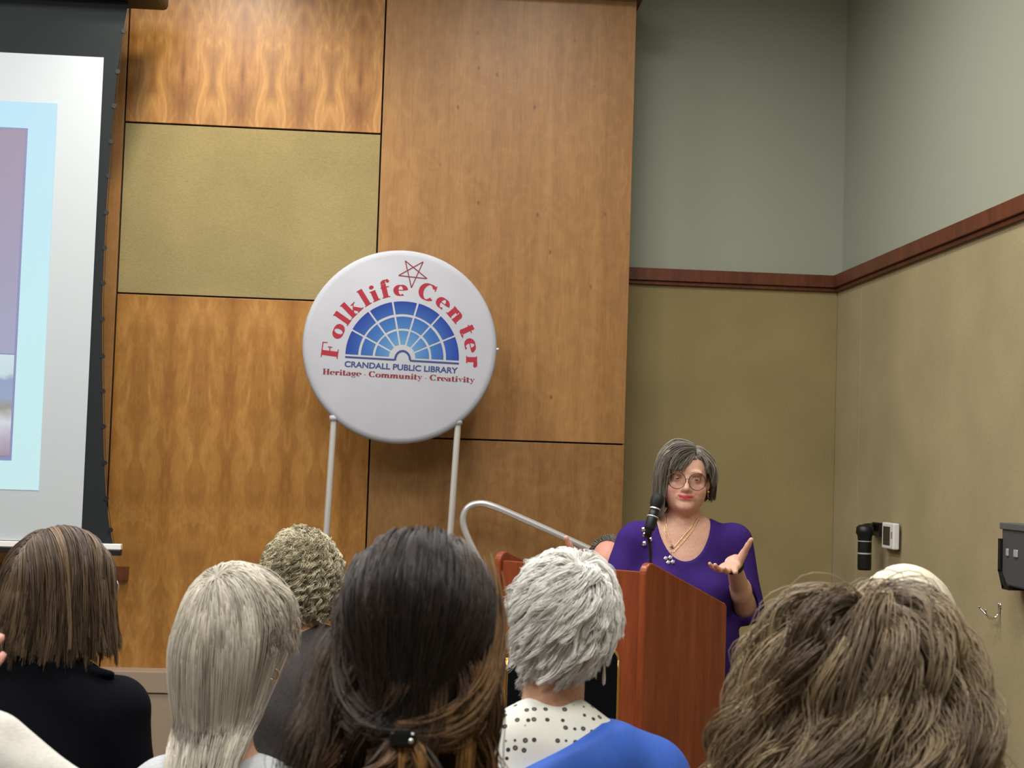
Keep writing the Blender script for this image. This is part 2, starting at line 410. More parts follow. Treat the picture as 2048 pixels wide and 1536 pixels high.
# ------------------------------------------------------------------ round sign on two poles
YD = 7.05
cpt = at(800, 693, YD); R0 = 194.0/FPX*np.linalg.norm(ray(800, 693))*0+194.0*(YD)/FPX/ (FWD[1])*0+0.4575
sg = empty('sign', (cpt[0], YD+0.02, 0), 'round white library sign with blue fanlight logo on two silver poles', 'sign')
M['sign_white'] = fabric('sign_fabric', (182, 184, 193), (176, 178, 187), 900, 0.8)
d = Mesh(); d.lathe([(0.0, 0.0), (R0-0.03, 0.0), (R0-0.012, 0.003), (R0-0.003, 0.012), (R0, 0.025), (R0-0.003, 0.04), (R0-0.015, 0.05), (0, 0.05)], (cpt[0], YD, cpt[2]), (0, 1, 0), 96)
face = d.build('sign_disc', M['sign_white'], sg, smooth=True)
k = at(996, 698, YD); kn = Mesh(); kn.lathe([(0.0, -0.004), (0.007, -0.004), (0.007, 0.01), (0, 0.01)], (k[0]-0.004, YD+0.02, k[2]), (1, 0, 0), 12); kn.build('knob', M['silver'], sg, smooth=True)
for (xa, ya), (xb, yb) in (((668, 838), (653, 1062)), ((916, 846), (901, 1062))):
    a = at(xa, ya, YD+0.025); c = at(xb, yb, YD+0.025); dd = (c-a)/(a[2]-c[2]); e = a+dd*(a[2]-0.02)
    a2 = a-dd*0.06
    p = Mesh(); p.tube([a2, a, c, e], 0.0155, 16); p.build('pole', M['silver'], sg, smooth=True, autosmooth=True)
    q = Mesh(); q.lathe([(0.0, -0.008), (0.022, -0.008), (0.022, 0.016), (0, 0.016)], a, (0, 0, 1), 16); q.build('pole_collar', M['sign_white'], sg, smooth=True)
    q = Mesh(); q.box((e[0]-0.06, YD-0.16, 0.0), (e[0]+0.06, YD+0.16, 0.02)); q.build('foot', M['silver'], sg, bevel=0.004)

# --- printing on the disc; drawn in crop units, cs(u,v) puts a point on the disc's face
YP = YD-0.0006
LAYER = [0]
def cs(u, v): return at(560+u/3.4917, 470+v/3.4917, YP-LAYER[0]*2.5e-5)
class Print(Mesh):
    def poly(s, pts):
        LAYER[0] += 1
        s.add([cs(*p) for p in pts], [tuple(range(len(pts)))])
    def stroke(s, pts, wf):
        LAYER[0] += 1
        """ribbon along pts with width wf(direction angle, t)"""
        pts = [np.array(p, float) for p in pts]; n = len(pts); L = []; Rr = []
        for i in range(n):
            t = pts[min(i+1, n-1)]-pts[max(i-1, 0)]; t /= np.linalg.norm(t)+1e-9; nn = np.array([-t[1], t[0]])
            wd = wf(t, i/(n-1))/2; L.append(pts[i]+nn*wd); Rr.append(pts[i]-nn*wd)
        s.add([cs(*p) for p in L+Rr], [(i, i+1, n+i+1, n+i) for i in range(n-1)])
M['print_red'] = plain('print_red', (150, 24, 46), 0.7)
M['print_darkred'] = plain('print_darkred', (120, 36, 46), 0.7)
M['print_navy'] = plain('print_navy', (44, 62, 116), 0.7)
# glyphs in em units: x right, y up, baseline 0, x-height 0.66, cap height 1. thick vertical strokes, hairline horizontals
TH, TN = 0.24, 0.062
def arc(cx, cy, rx, ry, a0, a1, n=22):
    return [(cx+rx*math.cos(math.radians(a)), cy+ry*math.sin(math.radians(a))) for a in np.linspace(a0, a1, n)]
def V(x, y0, y1, w=TH): return ('r', x-w/2, y0, x+w/2, y1)
def H(x0, x1, y, w=TN): return ('r', x0, y-w/2, x1, y+w/2)
XH = 0.64
GL = {
 'F': (0.80, [V(.27, 0, 1), H(.05, .5, .025), H(.05, .76, .975), H(.3, .56, .52), V(.56, .40, .64, .05), ('p', [(.7, 1), (.76, 1), (.78, .70), (.74, .70)])]),
 'o': (0.66, [('o', arc(.33, XH/2, .235, XH/2-.03, 0, 360, 40))]),
 'l': (0.38, [V(.20, 0, 1.05), H(.02, .38, .025), H(.04, .2, 1.02)]),
 'k': (0.74, [V(.20, 0, 1.05), H(.02, .38, .025), H(.04, .2, 1.02), ('p', [(.28, .26), (.52, .60), (.58, .60), (.30, .18)]), ('p', [(.34, .36), (.50, .44), (.74, .02), (.52, .02)]), H(.42, .66, XH-.025), H(.44, .78, .025)]),
 'i': (0.38, [V(.20, 0, XH), H(.02, .38, .025), H(.04, .2, XH-.025), ('d', .20, .86, .115)]),
 'f': (0.46, [V(.20, 0, .82), H(.02, .40, .025), H(.04, .44, XH-.025), ('s', arc(.34, .84, .14, .18, 180, 50), None), ('d', .43, .93, .08)]),
 'e': (0.62, [('s', arc(.32, XH/2, .225, XH/2-.03, 0, 300, 36), None), H(.16, .58, XH/2+.01, .05)]),
 'C': (0.86, [('s', arc(.45, .5, .33, .47, 40, 318, 44), None), V(.74, .66, 1.0, .05), ('p', [(.66, .84), (.76, 1.0), (.76, .64)])]),
 'n': (0.76, [V(.20, 0, XH), H(.02, .36, .025), H(.04, .2, XH-.025), V(.56, 0, .44), H(.42, .74, .025), ('s', arc(.43, .42, .14, .20, 175, 0), None)]),
 'm': (1.10, [V(.20, 0, XH), H(.02, .36, .025), H(.04, .2, XH-.025), V(.56, 0, .44), H(.44, .70, .025), ('s', arc(.43, .42, .14, .20, 175, 0), None), V(.92, 0, .44), H(.80, 1.08, .025), ('s', arc(.79, .42, .14, .20, 175, 0), None)]),
 't': (0.46, [V(.20, .10, .86), H(.02, .42, XH-.025), ('s', arc(.30, .14, .12, .12, 180, 330), None), ('p', [(.1, XH), (.28, .9), (.28, XH)])]),
 'r': (0.56, [V(.20, 0, XH), H(.02, .38, .025), H(.04, .2, XH-.025), ('s', arc(.42, .42, .14, .20, 175, 60), None), ('d', .47, .52, .105)]),
 'H': (0.92, [V(.22, 0, 1), V(.70, 0, 1), H(.04, .40, .025), H(.52, .88, .025), H(.04, .40, .975), H(.52, .88, .975), H(.22, .70, .5)]),
 'a': (0.66, [V(.46, 0, .48), ('s', arc(.30, .46, .17, .16, 150, 0), None), ('s', arc(.28, .19, .17, .17, 60, 330), None), H(.40, .64, .025)]),
 'g': (0.62, [('o', arc(.28, .40, .17, .21, 0, 360, 30)), ('s', arc(.28, -.1, .22, .15, 0, 360, 30), 0.07), H(.42, .6, .6, .07), H(.15, .42, .07, .09)]),
 'u': (0.76, [V(.20, .15, XH), H(.04, .2, XH-.025), V(.56, 0, XH), H(.44, .56, XH-.025), H(.5, .74, .025), ('s', arc(.35, .19, .13, .17, 180, 350), None)]),
 'v': (0.62, [('p', [(.06, XH), (.26, XH), (.38, .12), (.32, 0)]), ('p', [(.32, 0), (.36, .1), (.56, XH), (.50, XH)]), H(.0, .32, XH-.02), H(.42, .64, XH-.02)]),
 'y': (0.62, [('p', [(.06, XH), (.26, XH), (.38, .12), (.32, 0)]), ('p', [(.20, -.26), (.27, -.26), (.56, XH), (.50, XH)]), H(.0, .32, XH-.02), H(.42, .64, XH-.02), ('d', .17, -.2, .08)]),
 '.': (0.5, [('d', .25, .3, .07)]),
}
def contrast(t, _):
    return TN+(TH-TN)*abs(t[1])**1.4
def glyph(P, ch, org, ang, sx, sy):
    LAYER[0] = 0
    """org: baseline left point in crop units; ang: baseline direction (deg, counter-clockwise); sx, sy: crop units per em"""
    ca, sa = math.cos(math.radians(ang)), math.sin(math.radians(ang))
    def T(x, y): return (org[0]+(x*sx*ca-y*sy*sa), org[1]-(x*sx*sa+y*sy*ca))
    def rib(pts, wfun):
        LAYER[0] += 1
        pts = [np.array(p, float) for p in pts]; n = len(pts); L = []; Rr = []
        for i in range(n):
            t = pts[min(i+1, n-1)]-pts[max(i-1, 0)]; t = t/(np.linalg.norm(t)+1e-9); nn = np.array([-t[1], t[0]])
            wd = wfun(t, 0)/2; L.append(T(*(pts[i]+nn*wd))); Rr.append(T(*(pts[i]-nn*wd)))
        P.add([cs(*p) for p in L+Rr], [(i, i+1, n+i+1, n+i) for i in range(n-1)])
    for e in GL[ch][1]:
        if e[0] == 'r': P.poly([T(e[1], e[2]), T(e[3], e[2]), T(e[3], e[4]), T(e[1], e[4])])
        elif e[0] == 'p': P.poly([T(*q) for q in e[1]])
        elif e[0] == 'd': P.poly([T(e[1]+e[3]*math.cos(a), e[2]+e[3]*math.sin(a)) for a in np.linspace(0, 2*math.pi, 14)[:-1]])
        elif e[0] == 'o': rib(e[1], contrast)
        elif e[0] == 's': rib(e[1], contrast if e[2] is None else (lambda t, _, w=e[2]: w))
P = Print()
HUB = (852.0, 872.0); TILT = -3.4
letters = [('F', 176.0), ('o', 159.2), ('l', 148.4), ('k', 137.6), ('l', 125.0), ('i', 116.6), ('f', 107.0), ('e', 94.6),
           ('C', 72.6), ('e', 57.6), ('n', 43.6), ('t', 27.8), ('e', 15.4), ('r', 2.2)]
for ch, a in letters:
    if ch == 'C': P.build('folklife_lettering', M['print_red'], face); P = Print()
    a2 = a+TILT; rb = 448.0; wd = GL[ch][0]
    mid = (HUB[0]+rb*math.cos(math.radians(a2)), HUB[1]-rb*math.sin(math.radians(a2)))
    th = a2-90; sx, sy = 150.0, 118.0
    org = (mid[0]-wd/2*sx*math.cos(math.radians(th)), mid[1]+wd/2*sx*math.sin(math.radians(th)))
    glyph(P, ch, org, th, sx, sy)
P.build('center_lettering', M['print_red'], face)
# tagline
P = Print(); txt = 'Heritage . Community . Creativity'
tot = sum((GL[c][0] if c != ' ' else 0.22) for c in txt); x = 0.0; a = math.degrees(math.atan2(-(1022-962), 1358-296)); full = math.hypot(1062, 60)
for c in txt:
    if c == ' ': x += 0.22; continue
    s_ = x/tot*full; glyph(P, c, (296+s_*math.cos(math.radians(a)), 972-s_*math.sin(math.radians(a))), a, full/tot, 40); x += GL[c][0]
P.build('tagline_lettering', M['print_darkred'], face)
# star
P = Print(); st = [(875, 180), (918, 368), (1000, 187), (828, 283), (1027, 305)]
for i in range(5): P.stroke([st[i], st[(i+1) % 5]], lambda t, q: 7.5)
P.build('star_outline', M['print_darkred'], face)
# fanlight
M['fan'] = attr_mat('fanlight_print', rough=0.7)
P = Print(); colr = []
tilt = math.radians(TILT)
def fp(r, a): 
    a = a+tilt; return (HUB[0]+r*math.cos(a), HUB[1]-18-r*math.sin(a)*0.985)
nseg = 7; rings = [(92, 190, 10), (205, 290, 7), (307, 398, 6)]
def fcol(r, a):
    q = min(1.0, r/398); top = math.sin(a)
    inner = np.array(lin((104, 160, 190))); midc = np.array(lin((60, 108, 168))); outer = np.array(lin((28, 56, 138)))
    c = inner*(1-q/0.55)+midc*(q/0.55) if q < 0.55 else midc*(1-(q-0.55)/0.45)+outer*((q-0.55)/0.45)
    return c*(1-(1-top)*0.25)+np.array(lin((24, 50, 142)))*(1-top)*0.25
for (r0, r1, gap) in rings:
    for i in range(nseg):
        da = math.pi/nseg; base0 = i*da; base1 = base0+da; n = 8; m_ = 4
        g = 6.5
        vs = []; 
        for j in range(m_+1):
            rr = r0+(r1-r0)*j/m_; g0 = g/rr if i > 0 else 0.0; g1 = g/rr if i < nseg-1 else 0.0
            wav = 2.5*math.sin(i*2.1+j)
            for q in range(n+1):
                aa = base0+g0+(base1-g1-base0-g0)*q/n
                vs.append(cs(*fp(rr+wav*0.6, aa))); colr.append(fcol(rr, aa))
        P.add(vs, [(j*(n+1)+q, j*(n+1)+q+1, (j+1)*(n+1)+q+1, (j+1)*(n+1)+q) for j in range(m_) for q in range(n)])
fan = P.build('fanlight_emblem', M['fan'], face)
ca = fan.data.color_attributes.new('Col', 'FLOAT_COLOR', 'POINT')
if len(colr) == len(fan.data.vertices): ca.data.foreach_set('color', np.array([(*c, 1) for c in colr], np.float32).ravel())
P = Print()
e0 = fp(398, math.pi); e1 = fp(398, 0)
def bl(s_, dv): return (e0[0]+(e1[0]-e0[0])*s_, e0[1]+(e1[1]-e0[1])*s_+dv)
P.poly([bl(0, 14), bl(0.43, 14), bl(0.43, 27), bl(0, 27)]); P.poly([bl(0.57, 14), bl(1, 14), bl(1, 27), bl(0.57, 27)])
hc = bl(0.505, 18); P.stroke([(hc[0]+52*math.cos(a), hc[1]-62*math.sin(a)) for a in np.linspace(-0.05, math.pi+0.05, 26)], lambda t, q: 15)
P.build('emblem_base_line', M['print_navy'], face)
# library name in plain capitals (built-in font turned into a mesh)
fc = bpy.data.curves.new('library_name', 'FONT'); fc.body = 'CRANDALL PUBLIC LIBRARY'; fc.size = 1.0; fc.offset = 0.028
tmp = bpy.data.objects.new('tmp', fc); C.objects.link(tmp); bpy.context.view_layer.update()
me = tmp.to_mesh(); vv = np.array([v.co[:] for v in me.vertices]); ff = [tuple(p.vertices) for p in me.polygons]
tmp.to_mesh_clear(); C.objects.unlink(tmp); bpy.data.objects.remove(tmp)
x0, x1, yy1 = vv[:, 0].min(), vv[:, 0].max(), vv[:, 1].max()
A = np.array((450.0, 919.0)); B = np.array((1240.0, 966.0)); ex = (B-A)/(x1-x0); un = np.array([ex[1], -ex[0]]); un = un/np.linalg.norm(un)*40.0/yy1
P = Print(); P.add([cs(*(A+ex*(p[0]-x0)+un*p[1])) for p in vv], ff)
P.build('library_name_lettering', M['print_navy'], face)

# ------------------------------------------------------------------ handrail
YH = 7.22
rp = [at(x, y, YH) for x, y in ((990, 1180), (958, 1120), (940, 1085), (928, 1055), (926, 1035), (933, 1018), (946, 1009), (965, 1007), (985, 1012), (1010, 1022), (1080, 1053), (1150, 1085), (1200, 1108), (1300, 1152))]
hr = empty('handrail', (rp[6][0], YH, 0), 'looped white metal handrail sloping in front of the wooden wall', 'handrail')
def smooth_path(p, n=5):
    p = [np.array(q, float) for q in p]; out = []
    for i in range(len(p)-1):
        a, b, c, d = p[max(i-1, 0)], p[i], p[i+1], p[min(i+2, len(p)-1)]
        for k in range(n):
            t = k/n; out.append(0.5*((2*b)+(-a+c)*t+(2*a-5*b+4*c-d)*t*t+(-a+3*b-3*c+d)*t**3))
    return out+[p[-1]]
r_ = Mesh(); r_.tube(smooth_path(rp), 0.0165, 16); r_.build('rail', M['silver'], hr, smooth=True, autosmooth=True)
for p in (rp[0], rp[-1]):
    q = Mesh(); q.tube([(p[0], YH, p[2]+0.01), (p[0], YH, 0.0)], 0.0165, 16); q.build('post', M['silver'], hr, smooth=True, autosmooth=True)

# ------------------------------------------------------------------ lectern
TH_ = math.radians(42); LC = np.array([0.775, 4.75]); LW, LD = 0.62, 0.52
fr = np.array([-math.cos(TH_), math.sin(TH_)]); sd = np.array([math.sin(TH_), math.cos(TH_)])
lz = 0.0
mid = LC+fr*LW/2+sd*LD/2
le = empty('lectern', (mid[0], mid[1], 0), 'reddish brown wooden lectern with sloping side panels standing before the speaker', 'lectern')
def side_panel(off):
    """profile in (depth, z), extruded across the panel's thickness"""
    prof = [(0.0, 0.0), (0.0, 1.125)]
    for a in np.linspace(180, 65, 8): prof.append((0.035+0.035*math.cos(math.radians(a)), 1.132+0.035*math.sin(math.radians(a))))
    prof += [(LD-0.03, 1.020)]
    for a in np.linspace(60, 0, 5): prof.append((LD-0.03+0.03*math.cos(math.radians(a)), 0.994+0.026*math.sin(math.radians(a))))
    prof += [(LD, 0.0)]
    o = LC+fr*off
    pts = [(o[0]+sd[0]*d_, o[1]+sd[1]*d_, z) for d_, z in prof]
    s_ = Mesh(); s_.prism(pts, (fr[0]*0.028, fr[1]*0.028, 0)); return s_.build('side_panel', M['lectern'], le, bevel=0.005, seg=3)
side_panel(0.0); side_panel(LW-0.028)
def lbox(u0, u1, d0, d1, z0, z1, name, mat, bevel=0.002, zs=None):
    s_ = Mesh(); vs = []
    for u in (u0, u1):
        for d_ in (d0, d1):
            for zi, z in enumerate((z0, z1)):
                q = LC+fr*u+sd*d_; vs.append((q[0], q[1], z+(0 if zs is None else zs*(d_-d0))))
    s_.add(vs, [(0, 1, 3, 2), (4, 6, 7, 5), (0, 4, 5, 1), (2, 3, 7, 6), (0, 2, 6, 4), (1, 5, 7, 3)])
    return s_.build(name, mat, le, bevel=bevel)
lbox(0.0285, LW-0.0285, 0.012, 0.032, 0.03, 1.138, 'front_panel', M['lectern'])
lbox(0.0285, LW-0.0285, 0.034, LD-0.03, 1.085, 1.105, 'reading_desk', M['lectern'], zs=-0.27)
lbox(0.0285, LW-0.0285, 0.034, LD-0.05, 0.55, 0.57, 'shelf', M['lectern'])
lbox(0.0285, LW-0.0285, 0.034, LD-0.02, 0.03, 0.06, 'base', M['lectern'])

# ------------------------------------------------------------------ microphone on gooseneck
YM = 4.98
mp = [at(x, y, YM) for x, y in ((1314, 1003), (1308, 1022), (1303, 1040), (1297, 1056))]
mc = empty('microphone', at(1302, 1140, YM), 'black handheld microphone in a clip on a gooseneck above the lectern', 'microphone')
ax = (mp[0]-mp[3]); L_ = np.linalg.norm(ax); ax = ax/L_; ax = ax+np.array([0, 0.25, 0]); ax /= np.linalg.norm(ax)
M['mesh_black'] = plain('microphone_grille', (22, 24, 24), 0.4, metal=0.4, nz=0.5, nscale=900, bmp=0.5)
g_ = Mesh(); g_.lathe([(0.0, 0.027), (0.010, 0.026), (0.018, 0.020), (0.0225, 0.010), (0.0232, 0.0), (0.0215, -0.010), (0.0185, -0.020), (0.017, -0.024), (0, -0.024)], mp[0], ax, 28); g_.build('grille', M['mesh_black'], mc, smooth=True)
g_ = Mesh(); g_.lathe([(0.0, -0.024), (0.0178, -0.0242), (0.0178, -0.029), (0.0, -0.0292)], mp[0], ax, 24); g_.build('silver_ring', M['silver'], mc, smooth=True, autosmooth=True)
g_ = Mesh(); g_.lathe([(0.0, -0.030), (0.0165, -0.030), (0.0155, -0.05), (0.0135, -0.075), (0.012, -0.125), (0.0, -0.128)], mp[0], ax, 24); g_.build('handle', M['black'], mc, smooth=True)
g_ = Mesh(); g_.lathe([(0.0135, -0.052), (0.0175, -0.052), (0.0185, -0.058), (0.0185, -0.095), (0.016, -0.10), (0.0135, -0.10)], mp[0], ax, 24); cl = g_.build('clip', M['black'], mc, smooth=True, autosmooth=True)
g_ = Mesh(); g_.lathe([(0.0184, -0.054), (0.0196, -0.054), (0.0196, -0.058), (0.0184, -0.058)], mp[0], ax, 24); g_.build('clip_ring', M['silver'], cl, smooth=True)
pb = mp[0]-ax*0.09; base = at(1302, 1140, YM)
nk = Mesh(); nk.tube(smooth_path([pb+np.array([0, 0.016, 0]), pb+np.array([-0.004, 0.018, -0.03]), at(1299, 1085, YM), at(1301, 1112, YM), np.array([base[0], YM, 1.075])]), 0.0055, 10); nk.build('gooseneck', M['black'], mc, smooth=True)
fl = Mesh(); fl.lathe([(0, 0.0), (0.024, 0.0), (0.024, 0.006), (0.008, 0.012), (0, 0.012)], (base[0], YM, 1.063), (0, 0, 1), 20); fl.build('flange', M['black'], mc, smooth=True)

# ------------------------------------------------------------------ things on the right wall
def wbox(px0, py0, px1, py1, th, name, mat, parent, bevel=0.0, inset=0.0):
    """box on the right wall spanning the pixel corners, th thick"""
    a = atX(px0, py0, XR-th-inset); c = atX(px1, py1, XR-th-inset)
    y0, y1 = sorted((a[1], c[1])); z0, z1 = sorted((a[2], c[2]))
    s_ = Mesh(); s_.box((XR-th-inset, y0, z0), (XR-inset-0.0002, y1, z1)); return s_.build(name, mat, parent, bevel=bevel)
p = atX(1781, 1103, XR)
th = empty('thermostat', (XR, p[1], p[2]), 'white wall thermostat with dark rectangular display', 'thermostat')
M['white_pl'] = plain('white_plastic', (226, 226, 220), 0.4)
M['lcd'] = plain('dark_display', (72, 68, 52), 0.25)
wbox(1771, 1045, 1794, 1102, 0.012, 'back_plate', M['black'], th, 0.003)
hb = wbox(1764, 1044, 1786, 1100, 0.03, 'housing', M['white_pl'], th, 0.006, inset=0.012)
a = atX(1766.5, 1052, XR-0.043); c = atX(1779, 1091, XR-0.043)
s_ = Mesh(); s_.box((XR-0.0435, min(a[1], c[1]), min(a[2], c[2])), (XR-0.0415, max(a[1], c[1]), max(a[2], c[2]))); s_.build('display', M['lcd'], th)
a = atX(1783, 1068, XR-0.043); s_ = Mesh(); s_.box((XR-0.044, a[1]-0.008, a[2]-0.02), (XR-0.042, a[1]+0.008, a[2]+0.01)); s_.build('button', M['taupe'], th, bevel=0.001)
# hanging black flashlight-like cylinder
a = atX(1751, 1072, XR)
hc_ = empty('wall_fixture', (XR, a[1], a[2]), 'black cylindrical fixture with silver bands hanging from a wall bracket', 'wall fixture')
wbox(1744, 1044, 1758, 1073, 0.02, 'bracket_plate', M['black'], hc_, 0.002)
Xc = XR-0.10
q = atX(1730, 1060, Xc); q2 = atX(1728, 1140, Xc)
s_ = Mesh(); s_.tube([(XR-0.015, a[1], q[2]+0.01), (Xc, q[1], q[2]+0.01)], 0.02, 14); s_.build('bracket_arm', M['black'], hc_, smooth=True)
zt_ = atX(1730, 1049, Xc)[2]; zb_ = q2[2]
s_ = Mesh(); s_.lathe([(0, zt_-zb_), (0.026, zt_-zb_-0.002), (0.040, zt_-zb_-0.012), (0.042, zt_-zb_-0.04), (0.034, zt_-zb_-0.055), (0.032, zt_-zb_-0.08), (0.032, 0.01), (0.030, 0), (0, 0)], (Xc, q[1], zb_), (0, 0, 1), 28); s_.build('cylinder_body', M['black'], hc_, smooth=True)
for yy in (1082, 1107):
    zz = atX(1728, yy, Xc)[2]; s_ = Mesh(); s_.lathe([(0.0, -0.002), (0.0328, -0.002), (0.0328, 0.002 if yy == 1082 else 0.005), (0, 0.003)], (Xc, q[1], zz), (0, 0, 1), 28); s_.build('silver_band', M['silver'], hc_, smooth=True, autosmooth=True)
# grey wall case at the right edge
M['case_grey'] = plain('dark_grey_case', (70, 72, 74), 0.55)
a = atX(2004, 1047, XR-.075); c = atX(2100, 1180, XR-.075)
kc = empty('wall_case', (XR, (a[1]+c[1])/2, c[2]), 'dark grey wall mounted case with latches and a black side strap', 'case')
yc1 = a[1]; yc0 = yc1-0.52; zc0 = atX(2012, 1172, XR-.075)[2]; zc1 = a[2]+0.0
s_ = Mesh(); prof = [(yc1, zc1), (yc1-0.0, zc0+0.05), (yc1-0.05, zc0), (yc0+0.03, zc0), (yc0, zc0+0.03), (yc0, zc1)]
s_.prism([(XR-0.0005, y_, z_) for y_, z_ in prof], (-0.075, 0, 0)); body = s_.build('body', M['case_grey'], kc, bevel=0.008, seg=3)
s_ = Mesh(); s_.box((XR-0.082, yc0-0.004, zc1-0.02), (XR-0.0004, yc1+0.006, zc1+0.004)); s_.build('lid', plain('case_lid_grey', (88, 90, 90), 0.5), kc, bevel=0.003)
s_ = Mesh(); s_.box((XR-0.084, yc1-0.012, zc0+0.05), (XR-0.001, yc1+0.012, zc1-0.055)); s_.box((XR-0.084, yc1-0.09, zc0-0.012), (XR-0.001, yc1-0.03, zc0+0.004)); 
s_.prism([(XR-0.001, yc1+0.012, zc0+0.055), (XR-0.001, yc1-0.03, zc0-0.012), (XR-0.001, yc1-0.045, zc0-0.004), (XR-0.001, yc1-0.006, zc0+0.058)], (-0.083, 0, 0)); s_.build('strap', M['black'], kc)
for dy_, w_ in ((0.06, 0.010), (0.135, 0.017)):
    s_ = Mesh(); s_.box((XR-0.081, yc1-dy_-w_, zc1-0.115), (XR-0.0755, yc1-dy_+w_, zc1-0.088)); s_.build('latch', M['silver'], kc, bevel=0.003)
# coat hook
a = atX(2001, 1222, XR)
ck = empty('coat_hook', (XR, a[1], a[2]-0.03), 'small chrome double coat hook on the tan right wall', 'coat hook')
s_ = Mesh(); s_.lathe([(0, 0), (0.011, 0.0), (0.011, 0.004), (0, 0.006)], (XR, a[1], a[2]+0.02), (-1, 0, 0), 16)
s_.tube(smooth_path([(XR-0.006, a[1], a[2]+0.03), (XR-0.006, a[1], a[2]), (XR-0.012, a[1], a[2]-0.018), (XR-0.03, a[1], a[2]-0.03), (XR-0.048, a[1], a[2]-0.022), (XR-0.06, a[1]-0.004, a[2]+0.005)]), 0.0042, 10)
s_.tube(smooth_path([(XR-0.03, a[1], a[2]-0.03), (XR-0.04, a[1]+0.03, a[2]-0.02), (XR-0.055, a[1]+0.05, a[2]-0.0), (XR-0.062, a[1]+0.055, a[2]+0.012)]), 0.0038, 10)
hk = s_.build('hook', M['chrome'], ck, smooth=True)

# ------------------------------------------------------------------ banquet chair in front of the lectern
YC = 4.30
xa, xb = at(1012, 1300, YC)[0], at(1242, 1300, YC)[0]; ztop = at(1130, 1290, YC)[2]
ch = empty('banquet_chair', ((xa+xb)/2, YC+0.22, 0), 'black upholstered banquet chair with thin gold frame in front of the lectern', 'chair')
M['chair_black'] = fabric('chair_black_fabric', (16, 17, 20), (10, 11, 13), 500)
xm = (xa+xb)/2; hw = (xb-xa)/2-0.008
def rrect(hw_, h0, h1, r_, n=6):
    out = []
    for cx, cz, a0 in ((hw_-r_, h1-r_, 0), (-hw_+r_, h1-r_, 90)):
        for a in np.linspace(a0, a0+90, n): out.append((cx+r_*math.cos(math.radians(a)), cz+r_*math.sin(math.radians(a))))
    return out
rr_ = rrect(hw, 0.5, ztop-0.008, 0.035)
s_ = Mesh(); s_.prism([(xm+x, YC, z) for x, z in [(hw, 0.55)]+rr_+[(-hw, 0.55)]], (0, 0.035, 0)); s_.build('backrest', M['chair_black'], ch, bevel=0.006)
s_ = Mesh(); s_.tube(smooth_path([(xm+hw, YC+0.02, 0.0), (xm+hw, YC+0.02, 0.45), (xm+hw, YC+0.018, ztop-0.08), (xm+hw, YC+0.018, ztop-0.055)]+[(xm+x, YC+0.018, z) for x, z in rr_]+[(xm-hw, YC+0.018, ztop-0.055), (xm-hw, YC+0.018, ztop-0.08), (xm-hw, YC+0.02, 0.45), (xm-hw, YC+0.02, 0.0)], 3), 0.008, 10); s_.build('back_frame', M['gold'], ch, smooth=True)
s_ = Mesh(); s_.box((xm-hw+0.012, YC+0.04, 0.42), (xm+hw-0.012, YC+0.43, 0.48)); s_.build('seat', M['chair_black'], ch, bevel=0.02, seg=3)
s_ = Mesh(); s_.tube([(xm-hw+0.01, YC+0.02, 0.41), (xm-hw+0.01, YC+0.44, 0.41), (xm+hw-0.01, YC+0.44, 0.41), (xm+hw-0.01, YC+0.02, 0.41)], 0.008, 8); s_.build('seat_frame', M['gold'], ch, smooth=True)
for sx_ in (-1, 1):
    s_ = Mesh(); s_.tube([(xm+sx_*(hw-0.01), YC+0.43, 0.41), (xm+sx_*(hw), YC+0.445, 0.0)], 0.009, 10); s_.build('leg', M['gold'], ch, smooth=True)

